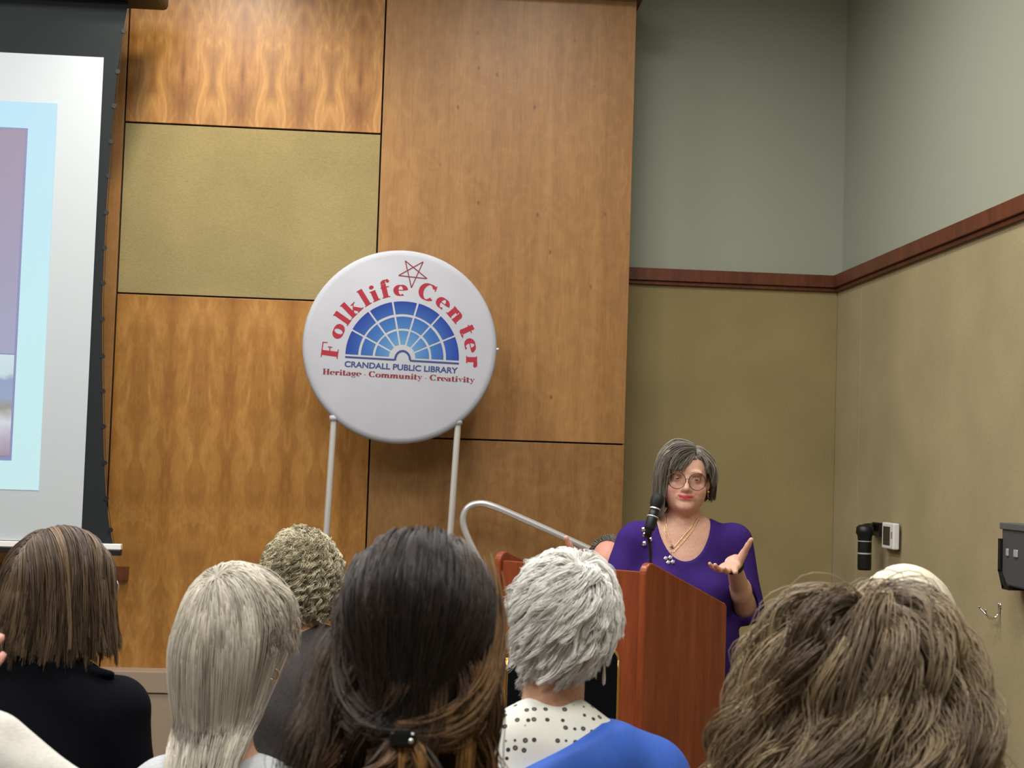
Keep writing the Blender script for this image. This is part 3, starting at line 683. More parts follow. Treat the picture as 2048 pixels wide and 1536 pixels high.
# ================================================================== bodies: smooth distance fields turned into one continuous mesh
class Frame:
    """local x = person's right-left axis, y = where the face looks, z = up"""
    def __init__(s, pos, yaw=0.0, pitch=0.0, roll=0.0):
        s.o = np.array(pos, float)
        cy, sy = math.cos(yaw), math.sin(yaw)
        Rz = np.array([[cy, sy, 0], [-sy, cy, 0], [0, 0, 1]])          # yaw > 0 turns the face to +x
        cp, sp = math.cos(pitch), math.sin(pitch)
        Rx = np.array([[1, 0, 0], [0, cp, -sp], [0, sp, cp]])          # pitch > 0 looks up
        cr, sr = math.cos(roll), math.sin(roll)
        Ry = np.array([[cr, 0, sr], [0, 1, 0], [-sr, 0, cr]])
        s.R = Rz@Rx@Ry
    def W(s, p): return np.asarray(p, float)@s.R.T+s.o
    def L(s, p): return (np.asarray(p, float)-s.o)@s.R
class Field:
    def __init__(s): s.it = []
    def ell(s, c, r, k=0.02, fr=None, op='u'):
        R = np.eye(3) if fr is None else fr.R; c = np.array(c, float) if fr is None else fr.W(c); r = np.array(r, float)
        def f(P):
            q = (P-c)@R; k0 = np.linalg.norm(q/r, axis=1); k1 = np.linalg.norm(q/(r*r), axis=1)+1e-9
            return k0*(k0-1)/k1
        s.it.append((f, k, op)); return s
    def cap(s, a, b, ra, rb=None, k=0.02, fr=None, op='u'):
        rb = ra if rb is None else rb
        a = np.array(a, float) if fr is None else fr.W(a); b = np.array(b, float) if fr is None else fr.W(b); ab = b-a; L2 = ab@ab+1e-12
        def f(P):
            q = P-a; t = np.clip(q@ab/L2, 0, 1)
            return np.linalg.norm(q-t[:, None]*ab, axis=1)-(ra+(rb-ra)*t)
        s.it.append((f, k, op)); return s
    def fn(s, f, k=0.01, op='s'): s.it.append((f, k, op)); return s
    def __call__(s, P):
        d = np.full(len(P), 10.0)
        for f, k, op in s.it:
            e = f(P)
            if op == 'u': h = np.clip(0.5+0.5*(d-e)/k, 0, 1); d = d*(1-h)+e*h-k*h*(1-h)
            elif op == 's': h = np.clip(0.5-0.5*(d+e)/k, 0, 1); d = d*(1-h)-e*h+k*h*(1-h)
            elif op == 'i': h = np.clip(0.5-0.5*(d-e)/k, 0, 1); d = d*(1-h)+e*h+k*h*(1-h)
            elif op == 'd': d = d-e
        return d
CUBE = np.array([(i, j, k) for k in (0, 1) for j in (0, 1) for i in (0, 1)])
def polygonise(f, lo, hi, h, B=6):
    lo = np.array(lo, float); hi = np.array(hi, float); nb = np.ceil((hi-lo)/(h*B)).astype(int)
    g = np.stack(np.meshgrid(*[np.arange(n) for n in nb], indexing='ij'), -1).reshape(-1, 3)
    d = f(lo+(g+0.5)*B*h); g = g[np.abs(d) < B*h*0.87*1.7+0.006]
    off = np.stack(np.meshgrid(*[np.arange(B)]*3, indexing='ij'), -1).reshape(-1, 3)
    cells = (g[:, None, :]*B+off[None]).reshape(-1, 3); n = nb*B+2
    key = lambda c: (c[..., 0]*n[1]+c[..., 1])*n[2]+c[..., 2]
    ck = np.sort(key(cells)); cells = np.stack([ck//(n[1]*n[2]), (ck//n[2]) % n[1], ck % n[2]], -1)
    corner = key(cells[:, None, :]+CUBE[None]); uk, inv = np.unique(corner, return_inverse=True)
    up = np.stack([uk//(n[1]*n[2]), (uk//n[2]) % n[1], uk % n[2]], -1)*h+lo
    val = np.concatenate([f(c) for c in np.array_split(up, max(1, len(up)//200000))])
    v = val[inv.reshape(corner.shape)]
    act = (v.min(1) < 0) & (v.max(1) >= 0); v = v[act]; c = cells[act]; k = ck[act]
    acc = np.zeros((len(c), 3)); cnt = np.zeros(len(c))
    for a in range(8):
        for ax in (1, 2, 4):
            if a & ax: continue
            b = a | ax; va, vb = v[:, a], v[:, b]; m_ = (va < 0) != (vb < 0); t = np.where(m_, va/np.where(m_, va-vb, 1), 0)
            p = CUBE[a]+(CUBE[b]-CUBE[a])*t[:, None]; acc += p*m_[:, None]; cnt += m_
    V = lo+(c+acc/cnt[:, None])*h
    F = []
    st = {0: n[1]*n[2], 1: n[2], 2: 1}; bit = {0: 1, 1: 2, 2: 4}
    for ax, (b_, c_) in ((0, (1, 2)), (1, (2, 0)), (2, (0, 1))):
        s0 = v[:, 0] < 0; s1 = v[:, bit[ax]] < 0; m_ = s0 != s1
        base = k[m_]; q = [base, base-st[b_], base-st[b_]-st[c_], base-st[c_]]
        idx = [np.searchsorted(k, x).clip(0, len(k)-1) for x in q]; ok = np.all([k[i] == x for i, x in zip(idx, q)], axis=0)
        f_ = np.stack(idx, 1)[ok]; fl = s0[m_][ok]; f_[~fl] = f_[~fl][:, ::-1]; F.append(f_)
    return V, np.concatenate(F)
def field_object(name, f, lo, hi, h, mat, parent, colf=None, relax=1):
    V, F = polygonise(f, lo, hi, h)
    for _ in range(relax):
        acc = np.zeros_like(V); cnt = np.zeros(len(V))
        for i in range(4):
            np.add.at(acc, F[:, i], V[F[:, (i+1) % 4]]); np.add.at(acc, F[:, i], V[F[:, i-1]]); np.add.at(cnt, F[:, i], 2)
        V = V*0.5+acc/np.maximum(cnt, 1)[:, None]*0.5
        # pull back to the surface
        e = 1e-4; d = f(V); gr = np.stack([(f(V+np.eye(3)[a]*e)-d)/e for a in range(3)], 1); gn = np.linalg.norm(gr, axis=1)+1e-6
        V = V-gr*(np.clip(d/gn, -h, h)/gn)[:, None]
    return np_object(name, V, F, mat, parent, None if colf is None else colf(V))

def head_field(F, fr, scale=1.0, k=0.015, female=True, heavy=0.0, ears=True, detail=True):
    s = scale
    def E(c, r, kk=k, op='u'): F.ell(np.array(c)*s, np.array(r)*s, kk, fr, op)
    def K(a, b, ra, rb, kk=k, op='u'): F.cap(np.array(a)*s, np.array(b)*s, ra*s, rb*s, kk, fr, op)
    E((0, -.005, .02), (.074, .094, .094))
    E((0, .030, -.045), (.060+heavy*.008, .058, .068), .03)
    E((0, .035, .02), (.060, .055, .06), .02)
    if heavy: E((0, .028, -.088), (.046, .045, .026+heavy*.008), .025)
    for q in (-1, 1):
        E((q*.040, .060, -.038), (.024+heavy*.003, .022, .024), .02)
        E((q*.030, .085, .022), (.022, .012, .009), .012)
    E((0, .078, -.092), (.022, .018, .017), .018)
    if detail:
        for q in (-1, 1): F.ell(np.array((q*.0325, .104, .0))*s, np.array((.017, .016, .011))*s, .012, fr, 's')
        for q in (-1, 1):
            E((q*.0325, .078, .0), (.0145, .0125, .0115), .004)
        K((0, .088, .006), (0, .108, -.030), .0075, .0095, .010)
        E((0, .104, -.034), (.0105, .0105, .0090), .006)
        for q in (-1, 1): E((q*.0125, .095, -.037), (.0078, .0095, .0070), .005)
        E((0, .088, -.058), (.027, .011, .016), .012)
        E((0, .0985, -.0565), (.021, .0062, .0048), .003)
        E((0, .0975, -.0655), (.018, .0068, .0052), .003)
        F.cap(fr.W(np.array((-.026, .0985, -.0600))*s), fr.W(np.array((0, .1055, -.0612))*s), .0010, .0012, .003, None, 's')
        F.cap(fr.W(np.array((.026, .0985, -.0600))*s), fr.W(np.array((0, .1055, -.0612))*s), .0010, .0012, .003, None, 's')
    if ears:
        for q in (-1, 1):
            E((q*.078, -.008, -.004), (.010, .016, .028), .006)
            E((q*.076, -.002, -.026), (.008, .010, .012), .006)
            F.ell(np.array((q*.088, -.004, .0))*s, np.array((.007, .009, .017))*s, .004, fr, 's')
def head_colour(fr, skin, lips, blush=None, s=1.0, brow=None, lipw=.026, liph=.0095):
    skin = np.array(lin(skin)); lips = np.array(lin(lips)); blush = np.array(lin(blush)) if blush else skin
    def g(P, base=None):
        q = fr.L(P)/s; c = np.tile(skin, (len(P), 1)) if base is None else base
        def mixin(c, wgt, col): return c*(1-wgt[:, None])+col*wgt[:, None]
        x = np.abs(q[:, 0])
        wb = np.clip(1-np.sqrt(((x-.042)/.026)**2+((q[:, 2]+.036)/.022)**2), 0, 1)*(q[:, 1] > .03); c = mixin(c, wb*0.8, blush)
        d = np.sqrt((q[:, 0]/lipw)**2+((q[:, 2]+.0608-x*0.10-(x/.03)**2*.002)/liph)**2); wl = np.clip((1-d)*5, 0, 1)*(q[:, 1] > .08); c = mixin(c, wl, lips)
        if brow is not None:
            zb = .0215+0.004*np.sin(np.clip((x-.014)/.034, 0, 1)*math.pi)-.1*np.clip(x-.034, 0, 1)
            wb = np.clip(1.6-np.abs(q[:, 2]-zb)/.0022, 0, 1)*(x > .014)*(x < .050)*(q[:, 1] > .05); c = mixin(c, wb*0.75, np.array(lin(brow)))
        return c
    return g
def eye_object(fr, q, parent, s=1.0, iris=(70, 60, 50)):
    c = np.array((q*.0325, .0795, .0))*s; n = 20
    V = []; 
    th = np.linspace(0, math.pi, 13); ph = np.linspace(0, 2*math.pi, n, endpoint=False)
    for t in th:
        for p in ph: V.append((math.sin(t)*math.cos(p), math.cos(t), math.sin(t)*math.sin(p)))
    V = np.array(V); F_ = [(i*n+j, i*n+(j+1) % n, (i+1)*n+(j+1) % n, (i+1)*n+j) for i in range(12) for j in range(n)]
    ang = np.degrees(np.arccos(np.clip(V[:, 1], -1, 1)))
    col = np.where((ang < 14)[:, None], np.array(lin((12, 10, 10))), np.where((ang < 32)[:, None], np.array(lin(iris)), np.array(lin((225, 215, 210)))))
    P_ = c+V*np.array((.0118, .0122, .0048))*s
    return np_object('eye', fr.W(P_), np.array(F_), M['eye'], parent, col)
M['eye'] = attr_mat('eye', rough=0.15, spec=0.6)
M['skin'] = attr_mat('skin', rough=0.5, spec=0.35, nz=0.10, nscale=160, sss=0.08, bmp=0.1)

def fingers(F, wrist, d, n, thumb_side, curls, spread=0.12, s=1.0, thumb=None, k=0.006):
    """wrist: point; d: direction of the fingers; n: palm normal (palm faces +n); thumb_side: +1/-1 along cross(d, n)"""
    d = np.array(d, float); d /= np.linalg.norm(d); n = np.array(n, float); n -= d*(n@d); n /= np.linalg.norm(n)
    x = np.cross(d, n)*thumb_side; w_ = np.array(wrist, float); tips = []
    F.cap(w_-d*.03*s, w_+d*.012*s, .024*s, .024*s, .012)
    F.ell(w_+(d*.05)*s, np.array((.036, .040, .015))*s, .01, type('q', (), {'R': np.stack([x, d, n], 1), 'W': staticmethod(lambda p: p)}))
    ln = [(.040, .025, .021), (.044, .028, .022), (.041, .026, .021), (.032, .020, .019)]; xs = [.028, .0095, -.009, -.026]; ys = [.086, .090, .086, .077]
    for i in range(4):
        kn = w_+(x*xs[i]+d*ys[i])*s
        F.cap(w_+(x*xs[i]*0.55+d*.02)*s, kn, .0125*s, .0105*s, .008)
        a = spread*(1.5-i)/1.5; cu = 0.0; p = kn
        for j in range(3):
            cu += curls[i][j] if hasattr(curls[i], '__len__') else curls[i]*(0.8, 1.0, 0.7)[j]
            dd = (d*math.cos(a)+x*math.sin(a))*math.cos(cu)+n*math.sin(cu); q = p+dd*ln[i][j]*s
            r = (.0098, .0088, .0078, .0066)[j:j+2]; F.cap(p, q, r[0]*s*(0.88 if i == 3 else 1), r[1]*s*(0.88 if i == 3 else 1), .003); p = q
        tips.append(p)
    t1 = w_+(x*.020+d*.018+n*.006)*s
    td = x*0.75+d*0.62+n*0.25 if thumb is None else x*thumb[0]+d*thumb[1]+n*thumb[2]
    td = td/np.linalg.norm(td); t2 = t1+td*.042*s; td2 = td+d*0.25; td2 /= np.linalg.norm(td2); t3 = t2+td2*.034*s; t4 = t3+td2*.026*s
    F.cap(t1, t2, .0165*s, .0125*s, .010); F.cap(t2, t3, .0115*s, .0098*s, .004); F.cap(t3, t4, .0098*s, .0078*s, .004); tips.append(t4)
    return tips

# ================================================================== hair: many thin tapering tubes in one mesh per head
def unit(v): return v/(np.linalg.norm(v, axis=-1, keepdims=True)+1e-9)
SC, SR = np.array((0, -.005, .02)), np.array((.077, .097, .097))
def scalp(n, rng, cond=None, r=SR, nape=-.62):
    i = np.arange(n*2)+0.5; z = 1-2*i/(n*2); ph = i*2.399963
    d = np.stack([np.sqrt(1-z*z)*np.cos(ph), np.sqrt(1-z*z)*np.sin(ph), z], 1)+rng.normal(0, .012, (n*2, 3)); d = unit(d)
    x, y, z = d.T
    keep = ~((y > 0.40) & (z < 0.50)) & ~((y > 0.05) & (z < -0.12)) & (z > nape) & ~((y > -0.15) & (z < -0.30))
    if cond is not None: keep &= cond(x, y, z)
    return d[keep]
def grow(roots, n, L, dirf, lift, T=40, stiff=0.35, start=None, balls=(), adh=0.45, fr_=None):
    """roots on the scalp (local), n their outward directions, L strand lengths, lift how far each strand floats off the scalp"""
    p = roots.copy(); v = start if start is not None else unit(n); out = [p.copy()]; st = (L/T)[:, None]
    for t in range(T):
        s = (t+1)/T; d = unit(dirf(p, s, v)); v = unit(v*(1-stiff)+d*stiff); p = p+v*st
        R = SR+(lift*min(1, s*4))[:, None]; q = (p-SC)/R; k = np.linalg.norm(q, axis=1, keepdims=True)
        k2 = np.where(k < 1, 1.0, 1+(k-1)*(1-adh*np.clip((p[:, 2:3]-.0)/.07, 0, 1))); p = SC+q/np.maximum(k, 1e-6)*k2*R
        for bf, c, r in balls:
            pt = bf.L(fr_.W(p)); q = (pt-np.array(c))/(np.array(r)+lift[:, None]*0.6); k = np.linalg.norm(q, axis=1)
            yb = c[1]-(r[1]+lift*.6)*np.sqrt(np.clip(1-q[:, 0]**2-q[:, 2]**2, 0, 1)); pt[:, 1] = np.where((k < 1) & (pt[:, 1] > yb), yb, pt[:, 1]); p = fr_.L(bf.W(pt))
        for c, r in ():
            q = (p-np.array(c))/(np.array(r)+lift[:, None]*0.6); k = np.linalg.norm(q, axis=1, keepdims=True); yb = c[1]-(r[1]+lift*.6)*np.sqrt(np.clip(1-q[:, 0]**2-q[:, 2]**2, 0, 1)); p[:, 1] = np.where((k[:, 0] < 1) & (p[:, 1] > yb), yb, p[:, 1])
        out.append(p.copy())
    return np.stack(out, 1)
def clump(P, rng, size, amount, power=1.0, ids=None):
    """pull strands towards the nearest of N/size guide strands; returns strands and clump ids"""
    n = len(P); g = rng.choice(n, max(2, n//size), replace=False)
    key = P[:, 0]*1.0+P[:, P.shape[1]//3]*0.5
    gid = np.zeros(n, int)
    for c in np.array_split(np.arange(n), max(1, n//1500)):
        gid[c] = np.argmin(((key[c][:, None]-key[g][None])**2).sum(-1), 1)
    s = np.linspace(0, 1, P.shape[1])[None, :, None]**power
    am = amount*(0.6+0.8*rng.random(len(g)))[gid][:, None, None]
    return P+(P[g][gid]-P)*np.clip(s*am, 0, 0.97), gid
def waves(P, rng, gid, amp, freq, own=0.25, power=1.0, helix=True, nlen=None):
    """coil (helix) or swing shared by a clump, plus a little of each strand's own"""
    n, T, _ = P.shape; s = np.linspace(0, 1, T)[None, :]; k = gid.max()+1
    ph = rng.random(k)[gid]*6.28; fr = freq*(0.75+0.5*rng.random(k))[gid]; am = amp*(0.5+rng.random(k))[gid]
    ph = ph+rng.normal(0, own, n); am = am*(1+rng.normal(0, own, n))
    t = np.gradient(P, axis=1); t = unit(t); a = unit(np.cross(t, np.array([0.15, 1, 0.1]))); b = np.cross(t, a)
    th = ph[:, None]+fr[:, None]*s*6.2832; e = am[:, None]*s**power
    return P+a*(e*np.cos(th))[..., None]+b*(e*np.sin(th)*(1.0 if helix else 0.35))[..., None]
def fuzz(P, rng, amp):
    n, T, _ = P.shape; s = np.linspace(0, 1, T)[None, :, None]; r = 0
    for f in (1.0, 2.3, 4.1):
        r = r+np.sin(s*6.28*f*(0.7+0.6*rng.random((n, 1, 1)))+rng.random((n, 1, 3))*6.28)*rng.normal(0, 1, (n, 1, 3))/f
    return P+r*amp*s
def resample(P, cut, T):
    """cut: fraction of each strand kept"""
    n, T0, _ = P.shape; s = np.linspace(0, 1, T)[None, :]*cut[:, None]*(T0-1); i = np.clip(s.astype(int), 0, T0-2); f = (s-i)[..., None]
    r = np.arange(n)[:, None]; return P[r, i]*(1-f)+P[r, i+1]*f
def cut_at(P, inside):
    """fraction of each strand that stays where inside(P) holds"""
    ok = inside(P); first = np.where(ok.all(1), P.shape[1]-1, np.argmin(ok, 1)-0.0); return np.clip(first, 1, None)/(P.shape[1]-1)
def palette(rng, n, gid, cols, wts, jit=0.10, clumpw=0.6):
    cols = np.array([lin(c) for c in cols]); wts = np.array(wts, float)/sum(wts); k = gid.max()+1
    a = cols[rng.choice(len(cols), k, p=wts)][gid]; b = cols[rng.choice(len(cols), n, p=wts)]
    return (a*clumpw+b*(1-clumpw))*(1+rng.normal(0, jit, (n, 1)))
HAIR = []
def hair_object(name, fr, P, col, rad, parent, tip=None, tipcol=None, taper=0.65, label=None, mat=None):
    """P (n,T,3) local strands"""
    n, T, _ = P.shape; Wd = fr.W(P.reshape(-1, 3)).reshape(n, T, 3)
    t = unit(np.gradient(Wd, axis=1)); c0 = fr.W(SC[None])[0]; out = unit(Wd-c0); a = unit(np.cross(t, out)); b = np.cross(t, a)
    s = np.linspace(0, 1, T)[None, :]; r = (rad*(1-taper*s**2))[..., None] if np.isscalar(rad) else (rad[:, None]*(1-taper*s**2))[..., None]
    ring = [Wd+r*(math.cos(q)*a+math.sin(q)*b) for q in (0.5236, 2.618, 4.712)]
    V = np.stack(ring, 2).reshape(-1, 3)
    i = (np.arange(n)[:, None, None]*T+np.arange(T-1)[None, :, None])*3; j = np.arange(3)[None, None, :]; j2 = (j+1) % 3
    F = np.stack([i+j, i+j2, i+3+j2, i+3+j], -1).reshape(-1, 4)
    cc = np.repeat(col[:, None, :], T, 1)
    if tipcol is not None:
        tc = np.array(lin(tipcol)) if not hasattr(tipcol, 'shape') else tipcol
        wgt = (np.clip((s-tip[0])/(tip[1]-tip[0]), 0, 1)*tip[2])[..., None]; cc = cc*(1-wgt)+tc*wgt
    cc = np.repeat(np.clip(cc, 0.002, 1)[:, :, None, :], 3, 2).reshape(-1, 3)
    o = np_object(name, V, F, mat or M['hair'], parent, cc)
    if label: o['label'] = label
    return o
def hair_mat(name, rough=0.42, spec=0.45):
    mt, nt, b = new_mat(name); a = N(nt, 'ShaderNodeAttribute', attribute_name='Col'); nt.links.new(a.outputs['Color'], b.inputs['Base Color'])
    b.inputs['Roughness'].default_value = rough; b.inputs['Specular IOR Level'].default_value = spec
    return mt
M['hair'] = hair_mat('hair')
M['hair_matte'] = hair_mat('hair_matte', 0.6, 0.3)
def undercoat(F_or_none, fr, parent, colour, cond, grow_=0.004, h=0.006, extra=None, name='hair'):
    """thin cap of hair lying on the scalp beneath the strands"""
    f = Field(); f.ell(SC, SR+grow_, 0.01, fr)
    if extra: extra(f, fr)
    def cutface(P):
        q = fr.L(P); x, y, z = unit((q-SC)/SR).T
        return np.maximum(0.36-y, z-0.48)*0.08
    f.fn(cutface, 0.004, 's')
    def cutlow(P):
        q = fr.L(P); return q[:, 2]+(0.05 if cond else 0.075)
    f.fn(cutlow, 0.004, 's')
    c = np.array(lin(colour)); o0 = fr.o
    return field_object(name, f, o0-0.3, o0+0.3, h, M['hair_matte'], parent, lambda V: np.tile(c, (len(V), 1)))

# ================================================================== people
def folds(amp, f1=38.0, seed=0.0, dirv=(0.6, 0.3, 1.0)):
    dv = np.array(dirv, float)
    def f(P):
        a = P@dv*f1+2.2*np.sin(P[:, 0]*9+seed)+1.8*np.sin(P[:, 2]*7+P[:, 1]*5+seed*2)
        return amp*(np.sin(a)*0.6+0.4*np.sin(a*0.53+P[:, 1]*17+seed))
    return f
def seated(name_label, group, eye, yaw, byaw, pitch=0.0, roll=0.0, skin=(206, 158, 132), shirt=None, trouser=(50, 52, 60), drop=0.0,
           broad=1.0, scale=1.0, shirt_mat=None, shirt_name='shirt', heavy=0.0, top_extra=None, detail=True, arm_pose=None, foldamp=0.003, neckline=0.0, shirt_cut=None):
    """a seated person built from eye height down to the floor; byaw turns the torso; returns root, head frame, torso frame"""
    fr = Frame(eye, yaw, pitch, roll); ez = eye[2]
    neck = fr.W((0, -.035, -.13)); bt = Frame((eye[0], eye[1], 0), byaw)
    base = np.array((neck[0], neck[1], 0.0)); fb = Frame(base, byaw)
    root = empty('person', (base[0], base[1]+0.0, 0), name_label, 'person', group)
    sh = ez-.262-drop; seat = 0.46
    B = Field(); head_field(B, fr, scale, heavy=heavy, detail=detail)
    def K(a, b, ra, rb, k=.03): B.cap(fb.W(a), fb.W(b), ra, rb, k)
    def E(c, r, k=.04): B.ell(fb.W(c), r, k, type('q', (), {'R': fb.R, 'W': staticmethod(lambda p: p)}))
    hb = fr.W((0, -.028, -.06)); B.cap(hb, fb.W((0, -.012, sh+.03)), .050*scale, .056, .02)
    E((0, -.02, sh-.14), (.135*broad, .092, .20)); E((0, -.01, sh-.40), (.125*broad, .10, .18)); E((0, 0, seat+.11), (.16*broad, .13, .12))
    K((-.145*broad, -.01, sh-.03), (.145*broad, -.01, sh-.03), .048, .048, .05); K((-.07, -.02, sh+.005), (.07, -.02, sh+.005), .05, .05, .05)
    arms = []
    for q in (-1, 1):
        ap = arm_pose(q) if arm_pose else None
        if ap is None:
            shd, elb, wri = (q*.165*broad, -.01, sh-.045), (q*.192*broad, .03, sh-.31), (q*.10, .24, seat+.19)
            hd, hn = fb.R@np.array((-q*.3, .9, -.3)), np.array((0, 0, -1.0))
            shd, elb, wri = fb.W(shd), fb.W(elb), fb.W(wri)
        else: shd, elb, wri, hd, hn = ap
        arms.append((shd, elb, wri)); B.cap(shd, elb, .044, .037, .03); B.cap(elb, wri, .036, .025, .02)
        fingers(B, wri, hd, hn, -q if ap is None else q, [.35, .4, .45, .5], s=.95)
        K((q*.085, .04, seat+.06), (q*.11, .44, seat+.05), .075, .055, .04); K((q*.11, .44, seat+.05), (q*.12, .46, .09), .052, .036, .03)
        K((q*.12, .44, .045), (q*.135, .60, .03), .038, .028, .03)
    lo = np.minimum(base-np.array((.42, .42, 0)), [min(p[i] for a in arms for p in a)-.2 for i in range(3)]); lo[2] = -0.01
    hi = np.maximum(base+np.array((.42, .8, 0)), [max(p[i] for a in arms for p in a)+.2 for i in range(3)]); hi[2] = ez+.2
    R2 = fb.R@np.array((0, .7, 0)); lo[:2] = np.minimum(lo[:2], (base+R2)[:2]-.2); hi[:2] = np.maximum(hi[:2], (base+R2)[:2]+.2)
    hc = head_colour(fr, skin, (178, 98, 92), tuple(min(255, int(v*f)) for v, f in zip(skin, (1.05, .86, .86))), brow=(120, 100, 80))
    field_object('body', B, lo, hi, 0.0075, M['skin'], root, hc)
    for q in (-1, 1): eye_object(fr, q, root, scale)
    # shirt
    T_ = Field()
    def KT(a, b, ra, rb, k=.03): T_.cap(fb.W(a), fb.W(b), ra, rb, k)
    def ET(c, r, k=.05): T_.ell(fb.W(c), r, k, type('q', (), {'R': fb.R, 'W': staticmethod(lambda p: p)}))
    g = .012
    ET((0, -.02, sh-.14), (.150*broad+g, .108+g, .21)); ET((0, -.01, sh-.40), (.145*broad+g, .12+g, .20)); ET((0, 0, seat+.13), (.17*broad+g, .14+g, .10))
    KT((-.150*broad, -.01, sh-.03), (.150*broad, -.01, sh-.03), .058, .058, .05); KT((-.065, -.02, sh-.002), (.065, -.02, sh-.002), .062, .062, .05)
    for shd, elb, wri in arms:
        T_.cap(shd, elb, .058, .052, .03); T_.cap(elb, wri+(elb-wri)*0.12, .050, .036, .02)
    if top_extra: top_extra(T_, fr, fb, sh)
    T_.fn(folds(foldamp, seed=eye[0]*10), op='d')
    if shirt_cut: T_.fn(shirt_cut(fr, fb, sh), 0.004, 's')
    so = field_object(shirt_name, T_, lo, hi, 0.0075, shirt_mat, root)
    P_ = Field()
    P_.ell(fb.W((0, .0, seat+.09)), (.185*broad, .155, .10), .04, type('q', (), {'R': fb.R, 'W': staticmethod(lambda p: p)}))
    for q in (-1, 1):
        P_.cap(fb.W((q*.085, .04, seat+.06)), fb.W((q*.11, .44, seat+.05)), .090, .070, .04); P_.cap(fb.W((q*.11, .44, seat+.05)), fb.W((q*.12, .46, .10)), .068, .058, .03)
    P_.fn(lambda P: P[:, 2]-0.07, 0.004, 's')
    field_object('trousers', P_, lo, hi, 0.011, plain('trouser_cloth', trouser, 0.9), root)
    for q in (-1, 1):
        sfd = Field(); sfd.cap(fb.W((q*.12, .43, .045)), fb.W((q*.137, .61, .036)), .046, .036, .02); sfd.fn(lambda P: P[:, 2]-0.004, 0.003, 's')
        c0 = fb.W((q*.13, .52, .05)); field_object('shoe', sfd, c0-.2, c0+.2, 0.008, M['black'], root, relax=0)
    return root, fr, fb, sh
def earring(fr, p, kind, parent):
    """p local point of the lobe"""
    w_ = fr.W(p); s_ = Mesh()
    if kind == 'hoop':
        s_.tube([w_+np.array((math.cos(a)*.003, math.sin(a)*.0, -.006+math.sin(a)*.006)) for a in np.linspace(0, 6.283, 14)[:-1]], .0007, 6, closed=True)
        s_.tube([w_+np.array((math.cos(a)*.008, math.sin(a)*.003, -.021+math.sin(a)*.009)) for a in np.linspace(0, 6.283, 18)[:-1]], .0013, 6, closed=True)
    elif kind == 'drop':
        s_.tube([w_, w_+(0, 0, -.008)], .0005, 6); s_.lathe([(0, 0), (.0018, -.006), (.0032, -.026), (.0026, -.034), (0, -.038)], w_+(0, 0, -.008), (0, 0, 1), 10)
    else:
        s_.lathe([(0, .006), (.003, .003), (.004, -.004), (.0025, -.010), (0, -.012)], w_+(0, 0, -.004), (0, 0, 1), 12)
    return s_.build('earring', M['gold'] if kind == 'hoop' else M['silver'], parent, smooth=True)
GRP = 'seated audience seen from behind'
M['sh_black'] = fabric('black_blazer', (17, 19, 26), (11, 13, 18), 700)
M['sh_lgrey'] = fabric('pale_grey_knit', (200, 203, 205), (182, 186, 190), 600)
M['sh_dgrey'] = fabric('charcoal_knit', (88, 84, 84), (72, 69, 70), 500)
M['sh_cream'] = fabric('cream_blouse', (206, 186, 172), (190, 170, 158), 500)
M['sh_white'] = fabric('white_shirt_cloth', (226, 224, 216), (212, 210, 204), 400)
M['sh_taupe'] = fabric('taupe_blouse', (150, 130, 112), (136, 118, 102), 500)
M['blue'] = plain('blue_jacket', (44, 92, 190), 0.65, nz=0.04, nscale=90)
down_ = np.array((0, 0, -1.0))

# ---- A: brown bob, black blazer
def cutsA(P): return P
eye = at(118, 1172, 3.2)
def collarA(T_, fr, fb, sh):
    for q in (-1, 1): T_.cap(fb.W((q*.04, -.07, sh+.06)), fb.W((q*.165, -.04, sh+.035)), .020, .006, .012)
    T_.cap(fb.W((-.05, -.075, sh+.05)), fb.W((.05, -.075, sh+.05)), .018, .018, .03)
A_, fr, fb, sh = seated('person with streaked brown bob in black blazer below the projection screen', GRP, eye, math.radians(38), math.radians(8), drop=-.06,
                        shirt_mat=M['sh_black'], shirt_name='blazer', top_extra=collarA, broad=1.06)
rng = np.random.default_rng(11)
def bob(fr, rng, n, part, hem, lift0, lift1, flare, L=0.42, T=22, stiff=0.3, cs=26, ca=0.55, wav=0.004, cond=None, partdir=0.9, back=0.35):
    d = scalp(n, rng, cond); roots = SC+d*SR; N_ = len(d); lift = lift0+(lift1-lift0)*rng.random(N_)
    sx = np.where(roots[:, 0] > part, 1.0, -1.0)
    def dirf(p, s, v):
        h = np.zeros_like(p); topness = np.clip((p[:, 2]-SC[2])/SR[2], 0, 1)
        h[:, 0] = sx*partdir*topness*(1-s*0.5); h[:, 1] = -back*topness*(1-s); h[:, 2] = -1.0+0.5*topness
        out = unit((p-SC)*np.array((1, 1, 0.0))); return h+out*flare*s
    P = grow(roots, d, np.full(N_, L), dirf, lift, 48, stiff)
    hm = hem+rng.normal(0, .016, N_)
    cut = cut_at(P, lambda Q: Q[..., 2] > hm[:, None]); P = resample(P, cut, T)
    P, gid = clump(P, rng, cs, ca, 0.9); P = waves(P, rng, gid, wav, 1.2, 0.3, 1.2, False); P = fuzz(P, rng, .0012)
    return P, gid, roots
P, gid, roots = bob(fr, rng, 9500, -.015, -.122, .003, .030, .26, cs=34, ca=.75, wav=.007)
col = palette(rng, len(P), gid, [(64, 50, 40), (88, 70, 54), (150, 124, 94), (112, 92, 70)], [5, 4, 2.0, 3])
h = hair_object('hair', fr, P, col, .00095, A_); h['label'] = 'shoulder length brown bob with blond streaks'
undercoat(None, fr, A_, (60, 48, 38), False, .004, name='hair_base')
gl = Mesh()
